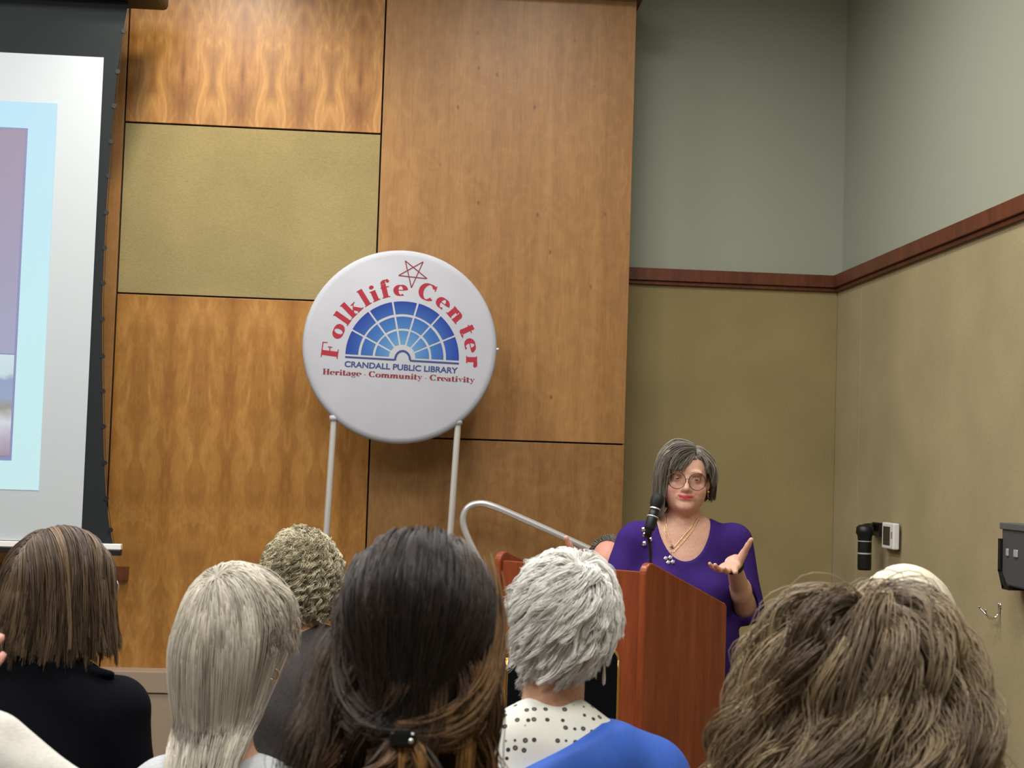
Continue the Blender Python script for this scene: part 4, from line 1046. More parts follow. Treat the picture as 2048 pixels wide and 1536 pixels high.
for q in (-1, 1):
    gl.tube([fr.W((q*.034+math.cos(a)*.025, .108, -.004+math.sin(a)*.021)) for a in np.linspace(0, 6.283, 20)[:-1]], .0011, 6, closed=True)
    gl.tube([fr.W((q*.059, .106, .004)), fr.W((q*.082, .02, .004)), fr.W((q*.082, -.01, -.006))], .001, 6)
gl.tube([fr.W((-.009, .110, 0)), fr.W((.009, .110, 0))], .001, 6)
gl.build('glasses', M['silver'], A_, smooth=True)

# ---- B: long silver hair, pale grey knit top
eye = at(474, 1270, 2.6)
B_, fr, fb, sh = seated('person with long straight silver hair and gold hoop earring in pale grey top', GRP, eye, math.radians(30), math.radians(4), drop=-.0,
                        shirt_mat=M['sh_lgrey'], broad=1.04, foldamp=.004)
rng = np.random.default_rng(12)
d = scalp(10500, rng, lambda x, y, z: ~((np.abs(x) > .7) & (z < .12) & (y > -.5))); roots = SC+d*SR; Nn = len(d)
crown = unit(np.array((-.10, -.52, .85))); lift = .002+.022*rng.random(Nn)
front = (roots[:, 0] > .030) & (roots[:, 1] > -.045)
def dirf(p, s, v):
    r = unit((p-SC)/SR); away = r-crown; away = away-r*(away*r).sum(1, keepdims=True); nr = np.linalg.norm(r-crown, axis=1, keepdims=True)
    g = np.tile(down_, (len(p), 1)); side = np.zeros_like(p)
    side[:, 1] = -np.clip((p[:, 1]+.10)*6, 0, 1)*(~front)*0.9          # swept to the back
    side[:, 0] = np.where(front, 0.0, -(p[:, 0]+.03)*4.0)
    out = unit((p-SC)*np.array((1, 1, 0.0)))*0.10*s
    return unit(away)*np.clip(1.6-nr*0.7, 0.15, 1.6)+g*np.clip(nr*1.1, 0.1, 1.6)+side+out
P = grow(roots, d, np.where(front, .30, .72)*(0.9+.2*rng.random(Nn)), dirf, lift, 56, .4, fr_=fr, balls=[(fb, (0, -.02, sh-.20), (.18, .136, .32))])
z_end = np.where(front, -.012, -.60)+rng.normal(0, .01, Nn)
P = resample(P, cut_at(P, lambda Q: Q[..., 2] > z_end[:, None]), 28)
P, gid = clump(P, rng, 40, 0.45, 0.8); P = waves(P, rng, gid, .005, 1.6, .5, 1, False); P = fuzz(P, rng, .0036)
col = palette(rng, len(P), gid, [(196, 190, 176), (214, 208, 190), (176, 168, 154), (150, 140, 128)], [4, 4, 3, 1])
h = hair_object('hair', fr, P, col, .00085, B_, (0.40, 0.8, 0.6), (142, 126, 114)); h['label'] = 'long straight silver hair falling down the back'
undercoat(None, fr, B_, (150, 142, 128), True, .001, name='hair_base')
# dark lock behind the ear
rng = np.random.default_rng(121); k = 500; t = np.linspace(0, 1, 16)[None, :, None]
c = np.array([(.066, .055, .060), (.088, .035, .02), (.088, .012, -.012), (.074, -.02, -.030)]); o_ = rng.normal(0, .0035, (k, 1, 3))
b0 = (1-t)**3*c[0]+3*(1-t)**2*t*c[1]+3*(1-t)*t*t*c[2]+t**3*c[3]
hair_object('dark_side_lock', fr, b0+o_*(1-t*.6), np.tile(np.array(lin((50, 50, 52))), (k, 1)), .0009, B_, label='dark grey lock of hair above the ear')
earring(fr, (.080, -.002, -.038), 'hoop', B_)

# ---- C: curly grey blond hair, charcoal top
eye = at(603, 1163, 4.0)
C_, fr, fb, sh = seated('person with curly ash blond hair and charcoal top beneath the round sign', GRP, eye, math.radians(12), 0.0, drop=-.085, pitch=.05,
                        shirt_mat=M['sh_dgrey'], shirt_name='top', heavy=.5)
rng = np.random.default_rng(13); d = scalp(7000, rng); roots = SC+d*SR; Nn = len(d); lift = .004+.024*rng.random(Nn)
P = grow(roots, d, np.full(Nn, .070), lambda p, s, v: unit(p-SC)*(0.55-s*0.5)+down_*0.45+rng.normal(0, .25, p.shape), lift, 20, .5)
P, gid = clump(P, rng, 14, .7, .6); P = resample(P, np.ones(Nn), 28); P = waves(P, rng, gid, .0068, 2.6, .2, .45, True); P = fuzz(P, rng, .0015)
col = palette(rng, len(P), gid, [(170, 160, 134), (204, 194, 164), (132, 122, 98), (226, 216, 186)], [4, 4, 3, 1.8], .12, .7)
h = hair_object('hair', fr, P, col, .0011, C_); h['label'] = 'short mop of ash blond curls'
undercoat(None, fr, C_, (104, 92, 74), False, .010, name='hair_base')
earring(fr, (.081, -.01, -.045), 'stud', C_)

# ---- D: dark brown half-up hair, in the middle of the front
eye = at(838, 1278, 1.75)
D_, fr, fb, sh = seated('person with dark brown half-up hair and golden curls held by a black clip', GRP, eye, math.radians(4), 0.0, drop=.0,
                        shirt_mat=M['sh_cream'], shirt_name='blouse')
rng = np.random.default_rng(14)
CL = np.array((-.006, -.126, -.088))                                    # the clip
upper = lambda x, y, z: (z > -.22) | ((z > -.4) & (np.abs(x) < .5))
d = scalp(9000, rng, upper); roots = SC+d*SR; Nn = len(d); lift = .003+.016*rng.random(Nn)
def dirf(p, s, v):
    to = CL-p; dist = np.linalg.norm(to, axis=1, keepdims=True); back = np.zeros_like(p); back[:, 1] = -1.0*np.clip((p[:, 1]+.05)*10, 0, 1)
    return unit(to)*(0.35+s*1.4)+back+down_*0.45*(1-s)
Lg = np.linalg.norm(roots-CL, axis=1)*1.45+.03
P = grow(roots, d, Lg, dirf, lift, 44, .4)
dist = np.linalg.norm(P-CL, axis=2); cut = np.clip(np.argmin(dist, 1), 8, None)/(P.shape[1]-1); P = resample(P, cut, 22)
s_ = np.linspace(0, 1, 22)[None, :, None]; P = P+(CL+rng.normal(0, 1, (Nn, 1, 3))*np.array((.016, .006, .008))-P[:, -1:])*s_**3
P, gid = clump(P, rng, 34, .45, .7); P = fuzz(P, rng, .0022)
side = np.abs(roots[:, 0]) > .045
col = palette(rng, Nn, gid, [(38, 28, 24), (52, 38, 30), (72, 52, 36), (30, 24, 22)], [5, 4, 2, 3], .12)
gold = (roots[:, 0] > .03) & (roots[:, 2] < .035) & (rng.random(Nn) < .55); col[gold] = np.array(lin((142, 104, 62)))*(0.75+.5*rng.random((gold.sum(), 1)))
h = hair_object('hair', fr, P, col, .00075, D_); h['label'] = 'dark brown hair gathered at the back of the head'
undercoat(None, fr, D_, (34, 26, 22), True, .003, name='hair_base')
# loose curls below
dl = scalp(9000, rng, lambda x, y, z: (z < -.22) & (y < .35)); rl = SC+dl*SR; n1 = len(dl)
n2 = 3000; dc = unit(rng.normal(0, 1, (n2, 3))); rc = CL+dc*np.array((.022, .008, .010))+np.array((0, -.004, -.008))
roots = np.concatenate([rl, rc]); dd = np.concatenate([dl, np.tile(np.array((0, -.6, -.8)), (n2, 1))]); Nn = len(roots); lift = .002+.014*rng.random(Nn)
spread = rng.normal(0, 1, (Nn, 1))*np.concatenate([np.full((n1, 1), .12), np.full((n2, 1), .50)])
spread[:n1] += np.sign(rl[:, :1])*.12*np.abs(rl[:, :1])/.07
def dirf(p, s, v):
    o = np.zeros_like(p); o[:, 0] = spread[:, 0]*(1.2-s); o[:, 2] = -1; o[:, 1] = -.10; return o
P = grow(roots, dd, .36*(0.8+.4*rng.random(Nn)), dirf, lift, 40, .35, fr_=fr, balls=[(fb, (0, -.02, sh-.20), (.175, .130, .31))])
P = resample(P, cut_at(P, lambda Q: Q[..., 2] > -.36), 34)
P, gid = clump(P, rng, 75, .95, .45); P = waves(P, rng, gid, .019, 2.3, .12, .55, True); P = fuzz(P, rng, .003)
col = palette(rng, Nn, gid, [(46, 33, 26), (70, 49, 34), (120, 84, 50), (176, 128, 74)], [4, 3, 2.6, 2.2], .12, .8)
h = hair_object('lower_curls', fr, P, col, .0008, D_, (0.3, 1.0, .45), (128, 88, 50)); h['label'] = 'loose golden brown ringlets below the clip'
# thick swept locks that wrap round to the clip, one from each side
for q, nn, cc in ((1, 1500, [(150, 112, 66), (104, 74, 46), (70, 48, 34)]), (-1, 1100, [(74, 60, 50), (50, 38, 32), (112, 96, 80)])):
    t = np.linspace(0, 1, 28)[None, :, None]
    c = np.array([(q*.074, .02, .05), (q*.104, -.03, -.035), (q*.082, -.112, -.098), (CL[0]-q*.006, CL[1]-.004, CL[2]+.004)])
    b0 = (1-t)**3*c[0]+3*(1-t)**2*t*c[1]+3*(1-t)*t*t*c[2]+t**3*c[3]; o_ = rng.normal(0, 1, (nn, 1, 3))*np.array((.006, .012, .018))
    P = b0+o_*(1-t**1.5*.75); P, gid = clump(P, rng, 30, .5); P = fuzz(P, rng, .002)
    hair_object('swept_lock', fr, P, palette(rng, nn, gid, cc, [3, 3, 2]), .0007, D_)
# flyaway wisps on the left side
nn = 220; t = np.linspace(0, 1, 30)[None, :, None]
c = np.array([(-.080, -.02, .0), (-.108, -.05, -.06), (-.100, -.07, -.12), (-.125, -.06, -.20)]); b0 = (1-t)**3*c[0]+3*(1-t)**2*t*c[1]+3*(1-t)*t*t*c[2]+t**3*c[3]
P = b0+rng.normal(0, 1, (nn, 1, 3))*np.array((.012, .014, .012))*(1+t); P, gid = clump(P, rng, 25, .6); P = waves(P, rng, gid, .010, 1.5, .2); P = fuzz(P, rng, .004)
hair_object('wisps', fr, P, palette(rng, nn, gid, [(96, 82, 70), (70, 56, 46), (130, 116, 100)], [1, 1, 1]), .0006, D_, label='loose grey-brown wisps on the left side')
w_ = fr.W(CL+np.array((.004, -.020, -.004))); s_ = Mesh()
Rm = fr.R
def clipbox(lo, hi): return [fr.W(np.array(CL)+np.array(p)) for p in [(x, y, z) for x in (lo[0], hi[0]) for y in (lo[1], hi[1]) for z in (lo[2], hi[2])]]
s_.add(clipbox((-.014, -.024, -.009), (.015, -.010, .008)), [(0, 1, 3, 2), (4, 6, 7, 5), (0, 4, 5, 1), (2, 3, 7, 6), (0, 2, 6, 4), (1, 5, 7, 3)])
cl_ = s_.build('hair_clip', plain('glossy_black', (8, 8, 9), 0.12), D_, bevel=.005, seg=3)
s_ = Mesh(); c_ = CL+np.array((.010, -.0255, -.001)); s_.lathe([(0, .002), (.0025, .0015), (.003, 0), (0, -.001)], fr.W(c_), fr.R@np.array((0, -1, 0)), 12); s_.build('rhinestone', M['chrome'], cl_, smooth=True)

# ---- E: short white hair, dotted white blouse, blue jacket
mt, nt, bs = new_mat('dotted_white_blouse')
vo = N(nt, 'ShaderNodeTexVoronoi', i_Scale=62.0, i_Randomness=0.45); nt.links.new(coords(nt), vo.inputs['Vector'])
r = ramp(nt, vo.outputs['Distance'], [(0.10, (120, 120, 112)), (0.15, (36, 38, 38)), (0.24, (36, 38, 38)), (0.29, (228, 228, 218))])
nt.links.new(r.outputs[0], bs.inputs['Base Color']); bs.inputs['Roughness'].default_value = .8; M['dots'] = mt
eye = at(1124, 1254, 2.6)
def collarE(T_, fr, fb, sh):
    T_.cap(fb.W((-.055, -.035, sh+.035)), fb.W((.055, -.035, sh+.035)), .045, .045, .04)
    T_.cap(fb.W((-.030, -.028, sh+.070)), fb.W((.030, -.028, sh+.070)), .036, .036, .03)
E_, fr, fb, sh = seated('person with short tousled white hair, dotted blouse and blue jacket slipping down', GRP, eye, math.radians(3), math.radians(-4), roll=math.radians(9), drop=-.045,
                        shirt_mat=M['dots'], shirt_name='blouse', top_extra=collarE, broad=1.0)
rng = np.random.default_rng(15); d = scalp(11000, rng, lambda x, y, z: ~((np.abs(x) > .72) & (z < -.05) & (y > -.5)) & ~((z < -.6) & (y > -.25)), SR, -.92); roots = SC+d*SR; Nn = len(d)
crown = unit(np.array((.10, -.30, .95))); low = np.clip((-roots[:, 2]-.0)/.05, 0, 1); lift = (.005+.019*rng.random(Nn))*(1-low*.85)*np.where((np.abs(roots[:, 0]) > .055) & (roots[:, 2] < .03), .3, 1.0)
def dirf(p, s, v):
    r = unit((p-SC)/SR); away = r-crown; away = away-r*(away*r).sum(1, keepdims=True); sw = np.cross(r, unit(away)); 
    return unit(away)*1.0+sw*-.45+r*.22*(1-low[:, None])+down_*(.35+1.2*low[:, None])+np.array((-.25, 0, 0))*np.clip(p[:, 2:3]*8, 0, 1)
P = grow(roots, d, (.085-.010*low)*(0.8+.4*rng.random(Nn)), dirf, lift, 20, .4)
P = resample(P, cut_at(P, lambda Q: ~((np.abs(Q[..., 0]) > .064) & (Q[..., 2] < .004) & (Q[..., 1] > -.05))), 20)
P, gid = clump(P, rng, 28, .85, .8); P = waves(P, rng, gid, .007, .8, .25, 1.0, True); P = fuzz(P, rng, .0016)
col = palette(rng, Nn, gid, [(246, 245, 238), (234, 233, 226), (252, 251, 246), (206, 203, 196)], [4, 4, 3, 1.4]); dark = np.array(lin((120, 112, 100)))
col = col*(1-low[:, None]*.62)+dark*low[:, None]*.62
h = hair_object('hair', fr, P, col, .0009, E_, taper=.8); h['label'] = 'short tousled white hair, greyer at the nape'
undercoat(None, fr, E_, (206, 202, 192), True, .004, name='hair_base')
for q in (-1, 1): earring(fr, (q*.082, -.004, -.040), 'drop', E_)
# jacket hanging off the shoulders: thick shell round the lower part of the torso
J = Field(); q_ = type('q', (), {'R': fb.R, 'W': staticmethod(lambda p: p)})
J.ell(fb.W((0.015, -.02, sh-.16)), (.182, .142, .21), .05, q_); J.ell(fb.W((0, -.01, sh-.42)), (.18, .155, .22), .05, q_); J.cap(fb.W((-.15, -.01, sh-.07)), fb.W((.16, -.01, sh-.05)), .075, .078, .05)
for q in (-1, 1): J.cap(fb.W((q*.175, -.01, sh-.08)), fb.W((q*.225, .03, sh-.30)), .078, .068, .04); J.cap(fb.W((q*.225, .03, sh-.30)), fb.W((q*.12, .20, .68)), .062, .048, .03)
J.cap(fb.W((.02, -.03, sh+.012)), fb.W((.17, -.01, sh-.03)), .082, .072, .03); J.cap(fb.W((-.09, -.055, sh-.05)), fb.W((.06, -.045, sh-.01)), .092, .090, .03); J.fn(folds(.0045, 30, 3.0, (1.0, .3, .5)), op='d')
def opening(P):
    q = fb.L(P); line = sh-.062+0.43*(q[:, 0]-.02)+.0*q[:, 1]; top = (q[:, 2]-line)          # neckline slants down to the left
    inner = Field(); return -np.maximum(-(top), -1)
J.fn(lambda P: -(fb.L(P)[:, 2]-(sh+.030+.50*np.clip(fb.L(P)[:, 0]-.0, -.12, .08))), .012, 's')
J.fn(lambda P: np.maximum(-(fb.L(P)[:, 1]-.05), np.abs(fb.L(P)[:, 0])-.06), .01, 's')
lo = fb.o+np.array((-.45, -.4, .4)); hi = fb.o+np.array((.45, .55, 0)); hi[2] = sh+.15
field_object('jacket', J, lo, hi, .006, M['blue'], E_)
# elastic hood edge on the jacket
s_ = Mesh()

# ---- F: big wavy light brown hair at the right
eye = at(1718, 1388, 1.9)
F_, fr, fb, sh = seated('person with big wavy light brown hair filling the lower right corner', GRP, eye, math.radians(-12), math.radians(-4), shirt_mat=M['sh_taupe'], shirt_name='blouse', detail=True)
rng = np.random.default_rng(16); d = scalp(13500, rng); roots = SC+d*SR; Nn = len(d); lay = np.sqrt(rng.random(Nn)); lift = .026+.040*lay
crown = unit(np.array((-.05, .25, 1.0))); sp = (.05+.42*lay)*(0.7+.6*rng.random(Nn))
def dirf(p, s, v):
    r = unit((p-SC)/SR); away = r-crown; away = away-r*(away*r).sum(1, keepdims=True); nr = np.linalg.norm(r-crown, axis=1, keepdims=True)
    out = unit((p-SC)*np.array((1, .5, 0.0)))
    return unit(away)*np.clip(1.3-nr*.8, .1, 1.3)+down_*np.clip(nr*.95, .15, 1.3)+out*(sp*(1.0-0.8*s))[:, None]
P = grow(roots, d, .44*(0.8+.35*rng.random(Nn)), dirf, lift, 44, .28, adh=.2)
P = resample(P, cut_at(P, lambda Q: Q[..., 2] > -.26), 32)
P, gid = clump(P, rng, 60, .75, .5); P = waves(P, rng, gid, .024, 2.4, .2, .5, True); P = fuzz(P, rng, .008)
col = palette(rng, Nn, gid, [(138, 119, 94), (168, 148, 118), (104, 87, 70), (198, 176, 140)], [4, 3.5, 2.8, 1.9], .12, .65)
h = hair_object('hair', fr, P, col, .0008, F_); h['label'] = 'voluminous tousled light brown hair'
def big(f, fr):
    f.ell((0, -.01, -.0), (.105, .118, .125), .05, fr); f.ell((0, -.015, -.14), (.135, .115, .13), .06, fr)
f = Field(); big(f, fr); f.fn(lambda P: np.maximum(.05-fr.L(P)[:, 1], np.abs(fr.L(P)[:, 0])-.06), .01, 's'); cc = np.array(lin((98, 82, 66)))
field_object('hair_base', f, fr.o-.32, fr.o+.32, .008, M['hair_matte'], F_, lambda V: np.tile(cc, (len(V), 1)))

# ---- G: smooth cream hair beyond F
eye = at(1806, 1262, 2.75)
G_, fr, fb, sh = seated('person with smooth cream-white hair showing beyond the big brown hair', GRP, eye, math.radians(-6), 0.0, shirt_mat=M['sh_white'])
rng = np.random.default_rng(17)
P, gid, roots = bob(fr, rng, 7000, -.03, -.06, .002, .010, .0, cs=20, ca=.3, wav=.001)
col = palette(rng, len(P), gid, [(232, 226, 200), (240, 234, 212), (220, 212, 184)], [3, 3, 2], .05)
hair_object('hair', fr, P, col, .0011, G_, label='smooth cream-white hair')
undercoat(None, fr, G_, (228, 220, 194), False, .006, name='hair_base')

# ---- H: white shirt at the lower left, hand raised
eye = at(-255, 1230, 2.1); fH = Frame((eye[0], eye[1], 0), 0.0)
def poseH(q):
    if q < 0: return None
    shd = at(-20, 1510, 2.12); elb = at(130, 1620, 2.12); wri = at(-212, 1445, 2.0)
    return shd, elb, wri, at(-82, 1362, 2.0)-wri, np.array((-.2, 1.0, .1))
H_, fr, fb, sh = seated('person in white shirt at the lower left, only shoulder and fingertips showing', GRP, eye, 0.0, 0.0, shirt_mat=M['sh_white'], broad=1.05, arm_pose=poseH, foldamp=.009, skin=(222, 160, 142))
rng = np.random.default_rng(18)
P, gid, roots = bob(fr, rng, 2500, .0, -.05, .002, .010, .0, cs=20, ca=.3, wav=.001, T=12)
hair_object('hair', fr, P, palette(rng, len(P), gid, [(120, 110, 98), (90, 80, 70)], [1, 1]), .0012, H_)
undercoat(None, fr, H_, (90, 82, 72), False, .004, name='hair_base')

# ================================================================== the speaker
def march(f, px, py, t0=4.6, n=60):
    d = ray(px, py); d = d/np.linalg.norm(d); t = t0
    for _ in range(n): t += float(f((CAM+d*t)[None])[0])*0.8
    return CAM+d*t
eye = at(1371, 956, 5.60); SCL = 1.10
fr = Frame(eye, math.pi+0.13, math.radians(-2), -0.05)
bx = at(1366, 1000, 5.62); fb = Frame((bx[0], 5.62, 0), math.pi+0.06)
SP = empty('person', (bx[0], 5.62, 0), 'person in purple scoop-neck top and glasses speaking behind the lectern with open hands', 'person')
ez = eye[2]; sh = ez-.235
B = Field(); head_field(B, fr, SCL, heavy=1.0)
# smile lines, cheeks and chin
B.ell(np.array((0, .082, -.090))*SCL, np.array((.026, .017, .018))*SCL, .012, fr); B.ell(np.array((0, .045, -.062))*SCL, np.array((.057, .038, .036))*SCL, .03, fr)
for q in (-1, 1):
    B.cap(fr.W(np.array((q*.020, .098, -.036))*SCL), fr.W(np.array((q*.037, .080, -.062))*SCL), .0012, .0012, .005, None, 's')
    B.ell(np.array((q*.042, .066, -.034))*SCL, np.array((.020, .016, .017))*SCL, .012, fr)
qf = type('q', (), {'R': fb.R, 'W': staticmethod(lambda p: p)})
B.cap(fr.W((0, -.02, -.06)), fb.W((0, .0, sh+.03)), .058, .064, .02)
B.ell(fb.W((0, .0, sh-.13)), (.17, .115, .19), .05, qf); B.ell(fb.W((0, .02, sh-.42)), (.17, .14, .2), .05, qf); B.ell(fb.W((0, 0, .86)), (.18, .15, .14), .05, qf)
B.cap(fb.W((-.15, 0, sh-.01)), fb.W((.15, 0, sh-.01)), .05, .05, .05); B.cap(fb.W((-.07, 0, sh+.035)), fb.W((.07, 0, sh+.035)), .05, .05, .05)
for q in (-1, 1): B.ell(fb.W((q*.085, .085, sh-.18)), (.08, .07, .08), .04, qf)
# her left arm (right in the photo) and right arm
AR = {}
AR['l'] = (at(1470, 1082, 5.62), at(1490, 1216, 5.59), at(1467, 1127, 5.35))
AR['r'] = (at(1264, 1084, 5.62), at(1232, 1208, 5.60), at(1166, 1128, 5.37))
HD = {'l': (np.array((-.44, -.87, -.18)), np.array((-.1, -.05, 1.0)), -1), 'r': (np.array((.05, -.98, -.16)), np.array((.1, -.05, 1.0)), 1)}
B2 = Field()
for k_, (s0, e0_, w0) in AR.items():
    B.cap(s0, e0_, .050, .042, .03)
for k_, (s0, e0_, w0) in AR.items():
    d_, n_, sd_ = HD[k_]
    B2.cap(e0_, w0, .043, .0265, .02)
    m_ = e0_*.6+w0*.4; B2.ell(m_, (.038, .042, .05), .02)
    sgn = 1 if k_ == 'l' else -1
    tipz = fingers(B2, w0, d_, n_, sd_, [(.0, .15, .15), (.1, .25, .2), (.2, .3, .2), (.25, .3, .25)], spread=.26, s=1.08, thumb=(.60, .05, .86))
for q in (-1, 1):
    B.cap(fb.W((q*.09, 0, .80)), fb.W((q*.09, .01, .46)), .085, .055, .04); B.cap(fb.W((q*.09, .01, .46)), fb.W((q*.09, -.01, .09)), .055, .038, .03)
    B.cap(fb.W((q*.09, -.03, .045)), fb.W((q*.105, .13, .03)), .038, .028, .03)
Bd = Field(); Bd.it = B.it+[(B2, .018, 'u')]
B.ell(fr.W(np.array((0, .0965, -.0600))*SCL), np.array((.031, .006, .0045))*SCL, .004, fr)
hc0 = head_colour(fr, (224, 176, 154), (196, 72, 82), (226, 152, 138), s=SCL, brow=(112, 86, 70), lipw=.031, liph=.0085)
tips_pts = []
def spk_col(P):
    c = hc0(P)
    ql = fr.L(P)/SCL; x = np.abs(ql[:, 0])
    d = np.sqrt(((x-.0325)/.0165)**2+((ql[:, 2]-.0085)/.0050)**2); wgt = (np.clip((1.15-d)*4, 0, 1)*(ql[:, 1] > .05))[:, None]
    c = c*(1-wgt*.40)+np.array(lin((150, 100, 92)))*wgt*.40
    # lash line
    d = np.abs(ql[:, 2]-.0040+((x-.0325)/.016)**2*.003); wgt = (np.clip(1.5-d/.0012, 0, 1)*(np.abs(x-.0325) < .015)*(ql[:, 1] > .06))[:, None]
    return c*(1-wgt*.8)+np.array(lin((44, 32, 30)))*wgt*.8
lo = np.array((bx[0]-.55, 5.0, -0.01)); hi = np.array((bx[0]+.40, 5.98, ez+.16))
field_object('body', Bd, lo, hi, 0.0052, M['skin'], SP, spk_col)
for q in (-1, 1): eye_object(fr, q, SP, SCL, (74, 62, 50))
# purple top
M['purple'] = fabric('purple_knit', (66, 44, 122), (56, 37, 106), 500)
T_ = Field()
for k_, (s0, e0_, w0) in AR.items():
    T_.cap(s0, e0_+(e0_-s0)*.0, .064, .070, .03)
    T_.cap(e0_+np.array((.0, .05, .03)), e0_+np.array((.012 if k_ == 'l' else -.012, .045, -.015)), .060, .048, .03)
    # sleeve opening in front of the elbow
    T_.cap(e0_*.92+w0*.08, w0, .052, .060, .012, None, 's')
T_.ell(fb.W((0, -.0, sh-.13)), (.188, .132, .20), .05, qf); T_.ell(fb.W((0, .02, sh-.42)), (.195, .165, .22), .06, qf); T_.ell(fb.W((0, .01, .80)), (.215, .18, .22), .06, qf)
T_.cap(fb.W((-.155, 0, sh-.01)), fb.W((.155, 0, sh-.01)), .064, .064, .05); T_.cap(fb.W((-.085, 0, sh+.032)), fb.W((.085, 0, sh+.032)), .052, .052, .04)
for q in (-1, 1): T_.ell(fb.W((q*.085, .090, sh-.19)), (.092, .078, .088), .05, qf)
T_.fn(folds(.0042, 26, 5.0, (.8, .3, 1.0)), op='d')
def neck_cut(P):
    q = fb.L(P); z0 = sh+.10; zc = z0
    e = np.sqrt((q[:, 0]/.102)**2+((q[:, 2]-zc)/.172)**2)-1
    return np.maximum(e*.08, -(q[:, 1]+.025))
T_.fn(neck_cut, .006, 's')
def neck_hole(P):
    q = fb.L(P); return np.maximum(np.sqrt(q[:, 0]**2+(q[:, 1]+.005)**2)-.082, sh+.03-q[:, 2])
T_.fn(neck_hole, .01, 's')
T_.fn(lambda P: P[:, 2]-.66, .004, 's')
field_object('top', T_, lo-0.05, hi, 0.0058, M['purple'], SP)
P_ = Field()
P_.ell(fb.W((0, .0, .84)), (.185, .155, .12), .04, qf)
for q in (-1, 1): P_.cap(fb.W((q*.09, 0, .78)), fb.W((q*.092, 0, .10)), .105, .075, .03)
P_.fn(lambda P: P[:, 2]-.06, .004, 's'); field_object('trousers', P_, lo, hi, .011, plain('dark_trousers', (30, 26, 46), .9), SP)
for q in (-1, 1):
    f = Field(); f.cap(fb.W((q*.09, -.03, .045)), fb.W((q*.107, .14, .036)), .046, .036, .02); f.fn(lambda P: P[:, 2]-.004, .003, 's'); c0 = fb.W((q*.1, .05, .05)); field_object('shoe', f, c0-.2, c0+.2, .008, M['black'], SP, relax=0)
# glasses
M['frame_br'] = plain('bronze_wire', (96, 78, 62), .3, metal=.8)
gl = Mesh(); 
for q in (-1, 1):
    ring = [fr.W(np.array((q*.0335+math.cos(a)*.0285, .1085-abs(math.cos(a)*q+0)*.003, -.006+math.sin(a)*.0285))*SCL) for a in np.linspace(0, 6.283, 33)[:-1]]
    gl.tube(ring, .0014, 8, closed=True)
    gl.tube([fr.W(np.array(p)*SCL) for p in ((q*.062, .105, .004), (q*.072, .094, .004), (q*.081, .02, .004), (q*.081, -.012, -.004))], .001, 6)
gl.tube([fr.W(np.array((-.0055, .111, .000))*SCL), fr.W(np.array((0, .1135, .002))*SCL), fr.W(np.array((.0055, .111, .000))*SCL)], .001, 6)
g = gl.build('glasses', M['frame_br'], SP, smooth=True)
mt, nt, bs = new_mat('clear_lens'); bs.inputs['Base Color'].default_value = (.02, .02, .02, 1); bs.inputs['Roughness'].default_value = .03; bs.inputs['Alpha'].default_value = .05; M['lens'] = mt
for q in (-1, 1):
    lz_ = Mesh(); lz_.lathe([(0, 0), (.0283*SCL, -.0003), (.0283*SCL, .0006), (0, .0012)], fr.W(np.array((q*.0335, .1080, -.006))*SCL), fr.R@np.array((0, 1, 0)), 28); lz_.build('lens', M['lens'], g, smooth=True)
# hair: layered grey-brown bob, longer on the left of the picture (her right, +x here)
rng = np.random.default_rng(21)
S2 = SCL
d = scalp(7600, rng, None)
dx = unit(rng.normal(0, 1, (9000, 3))*np.array((1, .6, .5))+np.array((0, .75, .85))); dx = dx[(dx[:, 1] > .2) & (dx[:, 1] < .62) & (dx[:, 2] > .48)][:2600]
d = np.concatenate([d, dx]); roots = SC+d*SR; Nn = len(d); part = -.026
lift = .006+.020*rng.random(Nn)+.004*(roots[:, 2] > .07); sx = np.where(roots[:, 0] > part, 1.0, -1.0)
frn = np.clip((roots[:, 1]-.02)*14, 0, 1)
def dirf(p, s, v):
    o = np.zeros_like(p); topn = np.clip((p[:, 2]-SC[2])/SR[2], 0, 1)
    o[:, 0] = sx*(.85*topn)*(1-s*.8); o[:, 1] = (frn*.70-.30*(1-frn))*topn*(1-s); o[:, 2] = -1.0+.45*topn
    out = unit((p-SC)*np.array((1, 1, 0.0))); return o-out*.10*np.clip(s-.3, 0, 1)
P = grow(roots, d, np.full(Nn, .34), dirf, lift, 44, .34)
jit = rng.normal(0, .006, Nn)[:, None]
def keep(Q):
    x, y, z = Q[..., 0], Q[..., 1], Q[..., 2]
    lim = np.where(x > .062, -.128-.0*y, np.where(x < -.045, np.where(y > -.01, -.004, -.062), -.10))
    fore = (y > .030) & (x <= .068) & (x >= -.05)
    lim = np.where(fore, np.where(x > -.01, .036-.10*(x+.01), .072+(-.01-x)*.4), lim)
    return z > lim+jit
P = resample(P, cut_at(P, keep), 22); P, gid = clump(P, rng, 34, .6, .8); P = waves(P, rng, gid, .0035, 1.2, .3, 1, False); P = fuzz(P, rng, .0010)
P = P*S2
col = palette(rng, Nn, gid, [(104, 98, 88), (132, 126, 114), (78, 70, 62), (158, 152, 138)], [4, 3.5, 2.6, 1.6], .10, .7)
h = hair_object('hair', fr, P, col, .0010, SP, mat=M['hair_matte']); h['label'] = 'grey-brown bob with side-swept fringe'
o_ = undercoat(None, fr, SP, (80, 74, 66), True, .008, name='hair_base')
